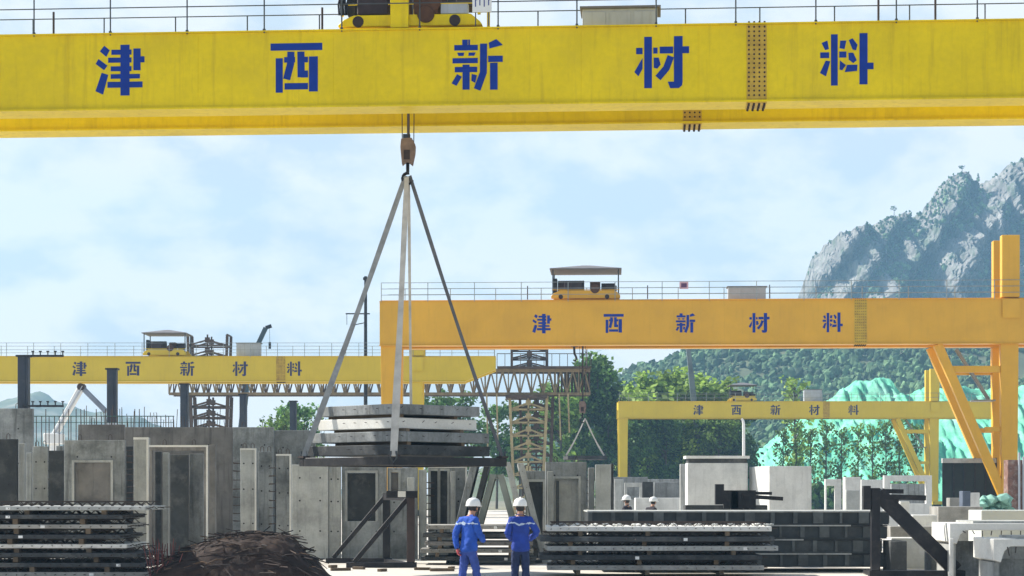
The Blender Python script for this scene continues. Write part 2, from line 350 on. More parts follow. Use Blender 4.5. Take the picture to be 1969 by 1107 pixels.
TK = [tree_kind(1, 13, 3.6, 3600, 0.22, True), tree_kind(2, 12, 4.8, 3000, 0.23, False), tree_kind(3, 10, 5.2, 3000, 0.23, False), tree_kind(4, 11, 2.6, 520, 0.21, True), tree_kind(9, 11.5, 4.2, 2300, 0.24, True)]
TREE_MESH = {}
def tree(k, leaf, u, top, D, label, group=None, wide=1.0, name='tree'):
    t, c = TK[k]; hh = [13, 12, 10, 11, 11.5][k]; H = pz(top, D)
    o = thing(name, label, 'tree', (px(u, D), D, 0), random.uniform(0, 6.28), group); s = H / hh / 1.02
    key = (k, leaf)
    if key not in TREE_MESH:
        a = t.build('trunk', BARK, o); b = c.build('crown', LEAF[leaf], o); TREE_MESH[key] = (a.data, b.data)
    else:
        for nm, me in zip(('trunk', 'crown'), TREE_MESH[key]):
            q = bpy.data.objects.new(nm, me); col.objects.link(q); q.parent = o
    o.scale = (s*wide, s*wide, s)
    return o
tree(1, 1, 572, 772, 195, 'bushy dark green tree behind the shortest dark post, left of the lifted load', wide=1.1)
tree(2, 0, 545, 800, 190, 'small green tree just left of the bushy tree behind the dark posts')
tree(3, 0, 612, 792, 200, 'slim green tree half hidden behind the left end of the lifted slabs')
tree(2, 1, 862, 758, 205, 'green tree seen above the lifted slabs, right of the amber crane leg', wide=1.15)
G1 = 'trees around the lattice tower'
tree(1, 1, 955, 775, 232, 'dark tree at the left foot of the lattice tower', G1)
tree(1, 0, 1000, 770, 234, 'leafy tree seen through the lattice tower', G1)
tree(4, 0, 1078, 742, 232, 'open-crowned tree directly right of the lattice tower', G1, 1.15)
tree(0, 0, 1104, 712, 236, 'slim poplar behind the small hook of the amber crane', G1)
tree(4, 0, 1130, 690, 238, 'tall poplar standing left of the tallest poplar', G1)
tree(0, 1, 1150, 682, 234, 'tallest dark poplar, behind the hanging hook block', G1, 1.15)
tree(1, 1, 1172, 760, 233, 'dark tree beside the left leg of the far right crane', G1)
G2 = 'bright trees rising above the far right crane'
for u, tp in ((1228, 745), (1250, 718), (1276, 708), (1304, 716), (1348, 716), (1374, 728)):
    tree(0 if u != 1228 else 2, 2, u, tp, 246, 'bright green tree top rising above the left half of the far right crane', G2, 1.5)
tree(3, 2, 1530, 722, 262, 'lone pale green tree rising above the lettering of the far right crane', wide=1.2)
G3 = 'row of trees behind the far right crane'
for i, u in enumerate(range(1212, 1450, 34)):
    tree((1, 2, 4)[i % 3], (1, 0, 1, 2)[i % 4], u, random.uniform(778, 806), random.uniform(230, 240), 'green tree in the row under the left half of the far right crane', G3, 1.1)
G4 = 'thin trees in front of the turquoise mound'
for i, u in enumerate((1505, 1532, 1560, 1588, 1618, 1650, 1678, 1705, 1730, 1760)):
    tree(3, 0, u, random.uniform(800, 825), 246, 'thin green tree standing in front of the turquoise mound', G4, 1.0)
b = MB()
for _ in range(2600):
    u = random.uniform(1150, 1790); D = random.uniform(226, 250); blob(b, (px(u, D), D, random.uniform(0, 2.6) * (1 if u > 1440 else 0.8)), random.uniform(0.25, 0.6))
tag(b.build('undergrowth', LEAF[1]), 'dark undergrowth along the foot of the trees behind the yard', 'undergrowth', kind='stuff')
# single trees on the rocky ridge
for u, t_, lab, k in ((1717, 384, 'lone flat-topped pine on the rocky ridge', 0), (1856, 305, 'small tree on the highest visible summit', 0), (1884, 318, 'pointed dark conifer in the notch right of the summit', 1), (1893, 322, 'second pointed conifer on the slope right of the summit notch', 1)):
    base = mount(u, 1.0); o = thing('pine_tree', lab, 'tree', base - V((0, 0, 0.8)), 0, 'trees on the mountain ridge'); t = MB(); c = MB(); hh = 6.5 if u == 1717 else 4.6
    t.tube([(0, 0, 0), (0.2, 0, hh*0.9)], 0.22, 6, 0.06).build('trunk', BARK, o)
    for j in range(46):
        if k: z = random.uniform(0.15, 1) * hh; r = (1.05 - z/hh) * 1.3
        else: z = hh * random.uniform(0.6, 1.0); r = 2.0
        a = random.uniform(0, 6.28); q = r * random.random()
        blob(c, (q*math.cos(a) + (0 if k else -0.4), q*math.sin(a), z), random.uniform(0.25, 0.5), 0.6)
    c.build('crown', FOR, o)

# ------------------------------------------------------------------ gantry cranes
def rc(x0, x1, y0, y1): return [(x0, y0), (x1, y0), (x1, y1), (x0, y1)]
def stroke(pts, wd):                                   # thick polyline -> polygon
    L_, R_ = [], []
    for i, p in enumerate(pts):
        a = pts[max(i-1, 0)]; b = pts[min(i+1, len(pts)-1)]; dx, dy = b[0]-a[0], b[1]-a[1]; l = math.hypot(dx, dy)
        L_.append((p[0] - dy/l*wd/2, p[1] + dx/l*wd/2)); R_.append((p[0] + dy/l*wd/2, p[1] - dx/l*wd/2))
    return [[L_[i], L_[i+1], R_[i+1], R_[i]] for i in range(len(pts)-1)]
GLYPH = [
 ((912, 558, 390), [[(790,370),(832,405),(805,455),(755,412)], [(745,470),(815,522),(788,556),(723,508)], [(770,575),(820,592),(780,742),(722,715)], rc(915,985,365,750),
   rc(845,1000,402,440), rc(820,1000,462,500), rc(840,1000,528,565), rc(1015,1070,395,560), rc(1070,1100,455,500), rc(840,1065,588,622), rc(815,1085,646,690)]),
 ((355, 528, 375), [rc(165,545,350,402), rc(203,255,458,708), rc(447,512,448,702), rc(268,440,640,686)] + stroke([(315,412),(312,500),(283,612)], 52) + [rc(265,345,450,490)]
   + stroke([(388,412),(390,598)], 52) + [rc(390,440,550,600), rc(405,440,450,490)]),
 ((1722, 502, 400), [rc(1605,1665,305,346), rc(1543,1725,346,388), [(1565,405),(1620,405),(1615,430),(1575,430)], [(1655,405),(1708,405),(1698,430),(1652,430)], rc(1530,1725,447,487),
   rc(1547,1720,515,556), rc(1607,1662,498,690), [(1565,570),(1602,590),(1560,660),(1523,640)], [(1678,570),(1718,580),(1705,640),(1675,622)]]
   + stroke([(1770,338),(1768,560),(1720,690)], 54) + [[(1810,332),(1868,305),(1918,350),(1815,376)], rc(1805,1918,433,480), rc(1820,1878,487,693)]),
 ((1230, 476, 388), [rc(1098,1155,285,666), rc(1038,1086,366,413), rc(1165,1197,366,410), [(1086,440),(1086,520),(1055,577),(1025,545)], [(1168,440),(1205,440),(1220,492),(1195,522),(1168,515)],
   rc(1318,1382,283,625), [(1318,620),(1382,620),(1378,648),(1355,668),(1290,668),(1272,620)], rc(1213,1312,360,410), rc(1382,1430,360,410)] + stroke([(1295,432),(1262,520),(1200,592)], 50)),
 ((697, 430, 385), [rc(583,632,243,618), [(515,305),(557,288),(568,350),(540,358)], [(650,290),(695,290),(682,352),(645,345)], rc(505,570,374,416), rc(643,695,370,414), [(545,435),(578,440),(547,550),(503,525)],
   [(648,435),(692,470),(665,507),(645,502)], [(712,287),(740,275),(776,322),(765,362),(740,357)], [(710,380),(745,380),(770,435),(745,456),(712,430)], [(700,468),(776,468),(772,513),(683,521)],
   rc(790,848,238,612), rc(840,892,455,502)]),
]
def crane(name_label, D, u0, z1, z0, yaw, paint, xl, xr, xe, chars, charh, zc, splices, cabs, lens=1, rails=2, posts=1.5, railh=1.15, gw=0.75, gap=1.85, text=BLUE, taper=False, festoon=(), railm=RAIL, brace=True, seams=()):
    """xl, xr, xe and the other places along the beam are photo columns; the beam runs along local x, its front face is local y = 0."""
    X0 = px(u0, D); c, s = math.cos(yaw), math.sin(yaw)
    def lx(u): q = (u - CX)/F; return (q*D - X0) / (c + q*s)
    root = thing('gantry_crane', name_label, 'crane', (X0, D, 0), -yaw, 'yellow gantry cranes over the yard')
    a, b, e = lx(xl), lx(xr), lx(xe); H = z1 - z0
    def girder(nm, y0, proud):
        m = MB(); y1 = y0 + gw
        if taper: prof = [(a, z0), (e - 2.3, z0), (e, z0 + 0.48*H), (e, z1 - 0.03), (a, z1 - 0.03)]
        else: prof = [(a, z0), (e, z0), (e, z1 - 0.03), (a, z1 - 0.03)]
        m.prism(prof, y0, y1)
        m.bb(a - .02, (e - 2.3) if taper else e + .02, y0 - proud, y1 + proud, z0 - 0.045, z0)      # bottom flange
        m.bb(a - .02, e + .02, y0 - proud*0.8, y1 + proud*0.8, z1 - 0.03, z1)                        # top plate
        m.bb(a, e, y0 + gw/2 - .04, y0 + gw/2 + .04, z1, z1 + .08)                                    # crab rail
        for u in seams: m.bb(lx(u) - .012, lx(u) + .012, y0 - .006, y0, z0 + .01, z1 - .04)
        return m.build(nm, paint, root, bevel=0.008 if D < 130 else 0)
    girder('front_girder', 0, 0.09); girder('rear_girder', gw + gap, 0.09)
    tt = gw*2 + gap
    for q in (a, e - 0.5): MB().bb(q, q + 0.5, gw, gw + gap, z0 + H*.5 + 0.02, z1 - .06).build('end_beam', paint, root)
    for gi, u in zip(range(5), chars):
        (gx, gy, gh), polys = GLYPH[gi]; m = MB(); k = charh / gh; x_ = lx(u)
        for i, p in enumerate(polys): m.prism([(x_ + (X - gx)*k, zc + (gy - Y)*k) for X, Y in p], -0.006 - 0.0006*i, -0.0005)
        m.build('lettering', text, root)
    for u, y0 in splices:
        x_ = lx(u); m = MB(); ww = 0.225 if D < 60 else 0.36
        m.bb(x_ - ww, x_ + ww, y0 - 0.022, y0, z0 + 0.02, z1 - 0.05); m.bb(x_ - ww, x_ + ww, y0 - .05, y0 + gw + .05, z0 - 0.065, z0 - 0.046)
        nf = len(m.f); bt = m
        ncol = 4 if D < 60 else 6; nrow = 16
        for i in range(ncol):
            X = x_ + (-0.8 + 1.6*i/(ncol-1)) * ww * 0.98
            for j in range(nrow):
                Z = z0 + .11 + (H - .2)*j/(nrow-1)
                bt.tube([(X, y0 - .022, Z), (X, y0 - .05, Z)], 0.022, 6)
            for j in range(3): bt.tube([(X, y0 + 0.0 + .3*j, z0 - .065), (X - .01, y0 + .3*j, z0 - .135)], 0.026, 6)
            bt.tube([(X, y0 - .03, z1), (X, y0 - .03, z1 + .035)], 0.024, 6)
        sp = m.build('splice_plate', SPL, root); sp.data.materials.append(BOLT)
        for p_ in sp.data.polygons[nf:]: p_.material_index = 1
    # handrails on both outer edges
    for nm, yr in (('handrail', -0.05), ('handrail', tt + 0.05)):
        m = MB(); n = max(2, int((e - a)/posts)); off = 0 if yr < 0 else posts*0.4
        r = 0.017 if D < 60 else 0.022
        for i in range(n + 1):
            X = a + 0.1 + (e - a - .2)*i/n
            if yr > 0: X = min(X + off, e - .1)
            m.tube([(X, yr, z1 - .06), (X, yr, z1 + railh)], r, 6); m.bb(X - .03, X + .03, yr - .03, yr + .03, z1 + .001, z1 + .035)
        for j in range(rails): m.tube([(a + .1, yr, z1 + railh*(j + 1)/rails), (e - .1, yr, z1 + railh*(j + 1)/rails)], r*0.8, 6)
        m.build(nm, railm, root)
    for u in festoon:
        X = lx(u); MB().tube([(X, tt - .2, z1 + railh*1.1), (X, tt - .2, z1 + .36)], 0.032 if D > 60 else 0.028, 7).build('festoon_cable', BRN, root)
    for (u0_, u1_, h) in cabs:
        A, B = lx(u0_), lx(u1_); yb = gw + 0.25
        cb = MB().bb(A, B, yb, yb + .9, z1 + .02, z1 + h).build('electrical_cabinet', GREY, root, bevel=.01)
        MB().bb(A - .06, B + .08, yb - .07, yb + .97, z1 + h, z1 + h + .05).build('cabinet_roof', ROOFG, cb)
        m = MB(); n = 3
        for i in range(n): m.bb(A + (B-A)*(i + .07)/n, A + (B-A)*(i + .93)/n, yb - .015, yb - .001, z1 + .08, z1 + h - .07)
        m.build('cabinet_door', GREY, cb, bevel=.004)
    # legs
    for X, right in ((a + 0.55, False), (b, True)):
        for y_ in (gw/2, tt - gw/2):
            sgn = -1 if y_ < tt/2 else 1
            MB().prism([(X - .5, z0 - .045), (X + .5, z0 - .045), (X + .42, 0.9), (X - .42, 0.9)], y_ - .3, y_ + .3).build('leg', paint, root, bevel=.015)
            if right and brace is not None:
                MB().bb(X - .44, X + .56, y_ - .34, y_ + .3, z1 + .085, z1 + 3.6).build('leg_post', paint, root, bevel=.02)
                MB().bb(X - .44, X + .56, -0.115 if sgn < 0 else tt + .1, -0.095 if sgn < 0 else tt + .12, z1 - 1.1, z1 - .04).build('gusset_plate', paint, root)
                if brace: MB().bar((X - 4.0, y_, z0 - .05), (X - .1, y_, 1.2), .5, .5, up=(0, 1, 0)).build('brace', paint, root, bevel=.015)
                if brace: MB().bb(X - 3.25, X - .5, y_ - .16, y_ + .16, z0 - 1.65, z0 - 1.28).build('tie_beam', paint, root)
                MB().bb(X - 1.35, X - .47, y_ - .12, y_ + .12, z0 - 5.0, z0 - 4.74).build('tie_beam', paint, root)
        m = MB(); m.bb(X - .45, X + .45, -2.2, tt + 2.2, 0.55, 0.9).build('sill_beam', paint, root)
        for y_ in (-1.5, tt + 1.5):
            bg_ = MB(); bg_.prism([(X - .4, .1), (X - .18, .1), (X - .02, .5), (X + .02, .5), (X + .18, .1), (X + .4, .1), (X + .3, .56), (X - .3, .56)], y_ - .7, y_ + .7)
            o = bg_.build('bogie', BLK, root)
            for d in (-.45, .45): MB().tube([(X - .08, y_ + d, .25), (X + .08, y_ + d, .25)], .25, 14).build('wheel', DARK, o)
    if not brace: return root, lx, tt
    m = MB(); y_ = tt + 0.05; X = b                    # ladder and landing on the right leg
    ld = [(X - 2.6, y_ - 1.2, z0 - .2), (X - .75, y_ - 1.2, z0 - 3.1)]
    for d in (0, .55): m.bar(V(ld[0]) + V((0, d, 0)), V(ld[1]) + V((0, d, 0)), .07, .12)
    for i in range(9): m.bar(V(ld[0]).lerp(V(ld[1]), i/8), V(ld[0]).lerp(V(ld[1]), i/8) + V((0, .55, 0)), .05)
    m.bb(X - 1.7, X - .46, y_ - 1.6, y_ - .3, z0 - 3.2, z0 - 3.12)
    m.build('access_stair', railm if D > 60 else RAIL, root)
    return root, lx, tt

def trolley(root, lx, u, z1, tt, gw, k, paint, label, roof=True, sign=False):
    """a crab trolley standing on the two rails of a crane; k = overall length"""
    mw = root.matrix_basis; x_ = lx(u); loc = mw @ V((x_, 0, z1 + .08)); o = thing('trolley', label, 'crane trolley', loc, root.rotation_euler.z, 'trolleys on the gantry cranes')
    h = k/2; y0, y1 = gw/2 - .14, tt - gw/2 + .14
    m = MB()
    for y_ in (y0, y1 - .28):
        m.prism([(-h, .06), (h, .06), (h, .22), (h - .1, .34), (h*.85, .52), (-h*.75, .52), (-h + .12, .34), (-h, .2)] if roof else [(-h, .04), (h, .04), (h*.97, .12), (h*.84, .30), (-h*.78, .30), (-h*.92, .2), (-h, .08)], y_, y_ + .28)
    for X in (-h*.55, h*.1, h*.6): m.bb(X - .12, X + .12, y0 + .28, y1 - .28, .25, .5)
    fr = m.build('trolley_frame', paint, o, bevel=.012)
    for X in (-h*.72, h*.62):
        for y_, d in ((y0, -.02), (y1, .02)):
            MB().tube([(X, y_ + d*.4 + (.05 if d < 0 else -.05), .15), (X, y_ + d*.6, .15)], .13, 18).build('wheel', DARK, o)
    MB().bb(-h*.62, -h*.12, y0 + .05, y0 + .25, .56, 1.0).build('drive_housing', DARK, o, bevel=.03)
    MB().tube([(-h*.82, tt/2, .86), (-h*.05, tt/2, .86)], .36, 20).build('winch_drum', DARK, o)
    g_ = MB(); g_.bb(h*.12, h*.42, tt/2 - .35, tt/2 + .35, .5, 1.12); g_.tube([(h*.27, tt/2 - .36, .6), (h*.27, y0 - .03, .6)], .26, 18); g_.build('gearbox', RUST, o, bevel=.03)
    MB().tube([(h*.45, tt/2, .86), (h*.85, tt/2, .86)], .2, 16).build('motor', BRN, o)
    MB().bb(-h*.95, -h*.84, tt/2 - .5, tt/2 + .5, .5, 1.3).build('control_box', BLK, o, bevel=.01)
    MB().bb(h*.62, h*.9, y0 + .3, y0 + .7, .52, .82).build('motor', BRN, o, bevel=.02)
    MB().tube([(-h*.98, y0 + .05, .56), (h*.98, y0 + .05, .56)], .02, 6).build('conduit', paint, o)
    if not roof:
        MB().bb(-h*.74, -h*.30, y0 + .02, y0 + .26, .31, .95).build('motor_housing', DARK, o, bevel=.03)
        g_ = MB(); g_.tube([(h*.22, y0 - .05, .30), (h*.22, y0 + .22, .30)], .2, 22); g_.bb(h*.05, h*.38, y0 + .0, y0 + .22, .31, .72); g_.build('brake_gear', RUST, o, bevel=.02)
        g_ = MB(); g_.bb(h*.42, h*.80, y0 + .05, y0 + .3, .31, .56); g_.build('junction_box', GREY, o, bevel=.015)
        g_ = MB()
        for i in range(5): g_.tube([(-h*.98 + .05*i, y0 - .02, .3), (-h*.99 + .05*i, y0 - .04, .55 + .1*(i % 2)), (-h*.90 + .05*i, y0, 1.2)], .025, 6)
        g_.build('cable_bundle', BLK, o)
    zt = 1.72 if roof else 1.5
    for X in (-h*.95, h*.95):
        for y_ in (y0 + .1, y1 - .1): MB().bb(X - .035, X + .035, y_ - .035, y_ + .035, .3, zt).build('roof_post', RAIL if roof else paint, o)
    if roof:
        yc = (y0 + y1)/2
        m = MB(); A, B = y0 - .25, y1 + .25; E = h*1.04
        m.add([(-E, A, zt), (E, A, zt), (E, B, zt), (-E, B, zt), (-.1*E, yc, zt + .38), (.1*E, yc, zt + .38), (-E, A, zt + .05), (E, A, zt + .05), (E, B, zt + .05), (-E, B, zt + .05)],
              [(3, 2, 1, 0), (0, 1, 7, 6), (1, 2, 8, 7), (2, 3, 9, 8), (3, 0, 6, 9), (6, 7, 5, 4), (7, 8, 5), (8, 9, 4, 5), (9, 6, 4)])
        m.build('canopy_roof', ROOFG, o)
    else:
        MB().bb(-.44, -.02, y0 - .14, y0 - .01, -.03, 1.9).build('front_column', paint, o, bevel=.01)
    if sign:
        sg = MB().bb(h*.9, h*.9 + .45, y0 - .2, y0 - .17, .3, .9).build('notice_board', WHITE, o)
    return o, loc

Y1 = R(4.0)
c1, lx1, tt1 = crane('huge yellow gantry crane nearest the camera, spanning the whole top of the picture', 47.0, 984.5, 12.58, 10.83, Y1, YEL, -520, 2470, 3000,
    (231, 570, 918, 1273, 1628), 1.19, 11.72, ((1455, 0), (1335, 2.6)), ((1117, 1264, .62),), rails=2, posts=1.79, railh=1.15, festoon=(27, 577, 1718, 1835), seams=(-120, 130, 380, 640, 900, 1117, 1343, 1748, 1900, 2150))
c2, lx2, tt2 = crane('amber gantry crane in the middle distance, with a canopied trolley and a hook block', 117.0, 1340, 12.87, 10.36, Y1*.7, ORA, 730, 1942, 2100,
    (1042, 1180, 1318, 1460, 1601), 1.13, 11.55, ((1655, 0),), ((1402, 1475, .82),), rails=3, posts=2.55, railh=1.05, festoon=(1010, 1247, 1488), seams=(1830, 1100), railm=PALER)
c3, lx3, tt3 = crane('yellow gantry crane on the far left behind the row of dark posts', 157.0, 480, 12.26, 10.40, 0, YEL3, -250, 800, 953,
    (153, 256, 360, 462, 566), 1.13, 11.34, ((540, 0),), ((451, 497, 1.1),), rails=2, posts=2.0, railh=1.05, taper=True, brace=False, railm=PALER, text=mat('faded_blue_lettering', (0.03, 0.035, 0.10), 0.6))
c4, lx4, tt4 = crane('smallest yellow gantry crane, far right in front of the turquoise mound', 224.0, 1500, 11.75, 10.0, 0, YEL3, 1189, 1797, 1918,
    (1343, 1416, 1491, 1566, 1641), 1.13, 10.85, ((1589, 0),), ((1549, 1583, 1.35),), rails=2, posts=3.0, railh=.95, railm=PALER, text=MATS['faded_blue_lettering'])
bpy.context.view_layer.update()
trolley(c1, lx1, 786, 12.58, tt1, .75, 3.35, YEL, 'yellow open trolley with dark winch, cut off by the top edge of the picture', roof=False, sign=False)
trolley(c2, lx2, 1126, 12.87, tt2, .75, 3.95, ORA, 'amber trolley under a grey canopy on the amber crane')
trolley(c3, lx3, 315, 12.26, tt3, .75, 3.3, YEL3, 'yellow trolley under a dark canopy on the far left crane')
trolley(c4, lx4, 1430, 11.75, tt4, .75, 2.9, YEL3, 'tiny yellow trolley under a flat canopy on the far right crane')
# white notice hung on the front railing, small warning sign on the middle crane
q = c1.matrix_basis @ V((lx1(930), -.11, 12.58)); o = thing('notice_board', 'white notice board with blue print on the front crane railing', 'notice', q, -Y1)
MB().bb(-.25, .19, 0, .03, .33, 1.0).build('board', WHITE, o); m = MB()
for i in range(4): m.bb(-.19 + .1*i, -.165 + .1*i, -.004, -.0005, .45 + .03*(i % 2), .98); m.bb(-.165 + .1*i, -.14 + .1*i, -.004, -.0005, .6 + .07*(i % 3), .63 + .07*(i % 3))
m.build('print', mat('blue_print', (.05, .07, .25), .6), o)
m = MB()
for X in (-.18, .12): m.tube([(X, .045, .02), (X, .045, .96)], .014, 6)
m.build('stand', RAIL, o)
q = c2.matrix_basis @ V((lx2(1315), -.08, 12.87)); o = thing('warning_sign', 'small pink and white sign on the amber crane railing', 'sign', q, -Y1*.7)
MB().bb(-.25, .25, -.03, 0, .62, 1.02).build('board', mat('pink_sign', (.6, .35, .38), .6), o); MB().bb(-.16, .16, -.036, -.031, .70, .94).build('symbol', mat('dark_sign_print', (.12, .05, .12), .6), o)

# ------------------------------------------------------------------ hook blocks
def hook_block(label, top, zr, zh, k, grp='hook blocks under the gantry cranes', ropes=((-.13, 0), (0, .1), (.03, -.08), (.14, .1))):
    """top: point under the trolley; zr: height of block top, zh: height of hook bowl"""
    o = thing('hook_block', label, 'hook block', (top[0], top[1], zh), 0, grp); T = top[2] - zh; B = zr - zh
    for i, (dx, dy) in enumerate(ropes): MB().tube([(dx*k, dy*k, B - .1*k), (dx*k*1.1, dy*k, T)], .022*k if i in (1, 2) else .011*k, 6).build('hoist_rope', ROPE, o)
    m = MB()
    for y_ in (-.13, .13): m.prism([(-.15*k, B), (.1*k, B + .02*k), (.19*k, B - .15*k), (.18*k, B - .33*k), (.12*k, B - .62*k), (.05*k, B - .56*k), (-.07*k, B - .56*k), (-.13*k, B - .62*k), (-.17*k, B - .2*k)], (y_ - .03)*k, (y_ + .03)*k)
    m.bb(-.12*k, .08*k, -.09*k, .09*k, B - .56*k, B - .3*k)
    m.build('block_cheek', mat('block_steel', (.20, .14, .11), .6, vary=.4, scale=6), o, bevel=.01*k)
    MB().tube([(0.01*k, -.08*k, B - .2*k), (0.01*k, .08*k, B - .2*k)], .17*k, 18).build('sheave', DARK, o)
    MB().bb(-.09*k, .06*k, -.168*k, -.161*k, B - .5*k, B - .27*k).build('cover_plate', DARK, o)
    MB().bb(-.11*k, .06*k, -.08*k, .08*k, B + .025*k, B + .12*k).build('block_cap', mat('block_cap_paint', (.02, .04, .09), .5), o)
    pts_ = [(-.0*k, 0, B - .56*k), (0, 0, B - .78*k)]
    for i in range(12):
        t = R(80 + 24*i); pts_.append((.0 + .125*k*math.cos(t) - .0, 0, (B - .93*k) + .13*k*math.sin(t)))
    MB().tube(pts_, .042*k, 8, .03*k).build('hook', BLK, o, smooth=True)
    return o
HX, HY = px(784, 48.9), 48.9
hook_block('rusty hook block carrying the lifted load under the front crane', (HX, HY, 12.4), pz(268, HY), pz(344, HY), 1.0)
hy2 = 119.0
hook_block('small dark hook block hanging under the amber crane, in front of the poplars', (px(1120, hy2), hy2, 11.5), pz(772, hy2), pz(806, hy2), 1.15)
o = thing('auxiliary_hook', 'small auxiliary hook just under the amber girder', 'hook', (px(1104, hy2), hy2, pz(700, hy2)), 0)
MB().bb(-.2, .25, -.2, .2, 1.0, 1.28).build('hook_body', RUST, o, bevel=.03)
MB().tube([(0, 0, 1.0), (.02, 0, .6), (.1, 0, .45), (.16, 0, .3), (.05, 0, .18), (-.05, 0, .25)], .07, 8, .05).build('hook', BLK, o)
MB().tube([(0, 0, 1.2), (0, 0, 2.0)], .03, 6).build('hoist_rope', ROPE, o)

def sling(p, q, wd, m, label, n=(0, -1, 0), group='lifting slings', w2=None):
    o = thing('lifting_sling', label, 'sling', q, 0, group); p = V(p) - V(q); s = MB(); d = p.normalized(); a = d.cross(V(n)).normalized(); b_ = a.cross(d).normalized()*.02
    w2 = w2 or wd; vs = []; N_ = 14
    for i in range(N_ + 1):
        t = i/N_; c_ = p*t + V((0, 0, -.10*math.sin(t*math.pi))); ww = (w2 + (wd - w2)*t)/2 * (1 + .12*math.sin(t*9))
        tw = a*math.cos(.9*t) + b_.normalized()*math.sin(.9*t)*.5
        vs += [c_ - tw*ww - b_, c_ + tw*ww - b_, c_ + tw*ww + b_, c_ - tw*ww + b_]
    fs = [(4*i + j, 4*i + (j+1) % 4, 4*i + 4 + (j+1) % 4, 4*i + 4 + j) for i in range(N_) for j in range(4)] + [(3, 2, 1, 0), tuple(4*N_ + j for j in range(4))]
    s.add(vs, fs); s.build('webbing', m, o)
    MB().tube([(-.06, 0, .12), (-.07, 0, -.04), (0, 0, -.13), (.07, 0, -.04), (.06, 0, .12)], .022, 7).build('shackle', RAIL, o)
    return o

# ------------------------------------------------------------------ lifted load
LF, LL, LR = V((px(757, 46.5), 46.5)), V((px(575, 48.9), 48.9)), V((px(975, 49.05), 49.05)); LB = LL + LR - LF
ex = (LR - LF); lw = ex.length; ex = ex/lw; ey = (LL - LF); ld_ = ey.length; ey = ey/ld_; ang = math.atan2(ex.y, ex.x)
z0 = pz(894, 46.5)
o = thing('lifting_platform', 'black steel lifting platform hanging from the slings under the precast slabs', 'lifting platform', (LF.x, LF.y, z0), ang)
m = MB(); m.bb(0, lw, 0, .16, 0, .2); m.bb(0, lw, ld_ - .16, ld_, 0, .2); m.bb(0, .16, .162, ld_ - .162, .002, .198); m.bb(lw - .16, lw, .162, ld_ - .162, .002, .198)
for i in range(1, 6): m.bb(lw*i/6 - .06, lw*i/6 + .06, .162, ld_ - .162, .03, .17)
m.build('frame_beams', BLK, o, bevel=.01)
for X, Y_ in ((.08, .08), (lw - .08, .08), (.08, ld_ - .08), (lw - .08, ld_ - .08)):
    MB().bb(X - .1, X + .1, Y_ - .1, Y_ + .1, .2, .24).build('lifting_lug', BRN, o)
def W(X, Y_, z): v = LF + ex*X + ey*Y_; return V((v.x, v.y, z))
# slabs of the load: photo columns of left end and right end, top row, thickness
lay = [(.24, .30, .26, 0.235, COND, 'lowest', 'dark'), (.30, .34, .30, .235, CON, 'second lowest', 'grey'), (.52, .55, .45, .25, CONW, 'second highest', 'white'), (.45, .45, .50, .235, CON, 'topmost', 'dark grey')]
zc = z0 + .24
for i, (ix, iy, ir, th, mt, nm, clr) in enumerate(lay):
    o = thing('precast_slab', '%s %s slab of the lifted load' % (nm, clr), 'slab', W(ix, iy, zc), ang + R(random.uniform(-1.2, 1.2)), 'slabs of the lifted load')
    sw, sdp = lw - ix - ir, ld_ - iy*1.2
    MB().bb(0, sw, 0, sdp, 0, th).build('slab', mt, o, bevel=.012)
    m = MB()
    for k in range(5): X = .3 + (sw - .6)*k/4 + random.uniform(-.15, .15); m.tube([(X, 0, th*.6), (X, -.07, th*.6 + random.uniform(-.03, .05))], .007, 4)
    for k in range(5): m.tube([(0, .2 + (sdp - .4)*k/6, th*.6), (-.06, .2 + (sdp - .4)*k/6, th*.6)], .007, 4)
    m.build('rebar', REB, o)
    zc += th
    if i < 3:
        for k, (X, Y_) in enumerate(((.7, .0), (lw - 1.2, .0))):
            t = thing('timber_spacer', ('left' if k == 0 else 'right') + ' timber spacer lying on the %s slab of the lifted load' % nm, 'timber', W(X, iy, zc), ang, 'timber spacers between the lifted slabs')
            MB().bb(0, .11, .02, ld_ - .8, 0, .075).build('timber', WOOD, t)
        zc += .075
TOPH = V((HX, HY - .02, pz(338, HY)))
tl, tf, tr, tb = W(.08, ld_ - .08, z0 + .24), W(.0, .0, z0 + .2), W(lw - .08, .08, z0 + .24), W(lw - .08, ld_ - .08, z0 + .24)
sling(TOPH + V((-.05, 0, 0)), tl, .17, SLING, 'long grey sling running from the hook to the left corner of the lifting platform', w2=.12)
sling(TOPH + V((-.02, -.06, -.05)), tf + V((0, -.05, 0)), .16, SLINGL, 'pale broad sling running to the front corner of the lifting platform', w2=.16)
sling(TOPH + V((.05, 0, 0)), tr, .125, SLINGD, 'dark grey sling slanting to the right corner of the lifting platform', w2=.07)
sling(TOPH + V((.02, .06, -.05)), tb, .10, SLINGL, 'thin pale sling running to the hidden back corner of the lifting platform', w2=.05)

# small load under the amber crane
zz = pz(884, hy2); xa, xb = px(1086, hy2), px(1164, hy2)
o = thing('precast_slab', 'flat dark slab hanging under the amber crane in front of the poplars', 'slab', ((xa + xb)/2, hy2, zz), R(8)); MB().bb(-1.15, 1.15, -.8, .8, 0, .22).build('slab', COND, o, bevel=.02)
hk = V((px(1125, hy2), hy2, pz(804, hy2)))
for X, lab in ((-1.1, 'left pale sling of the small load under the amber crane'), (1.1, 'right pale sling of the small load under the amber crane')): sling(hk, ((xa + xb)/2 + X, hy2, zz + .25), .09, SLINGL, lab)

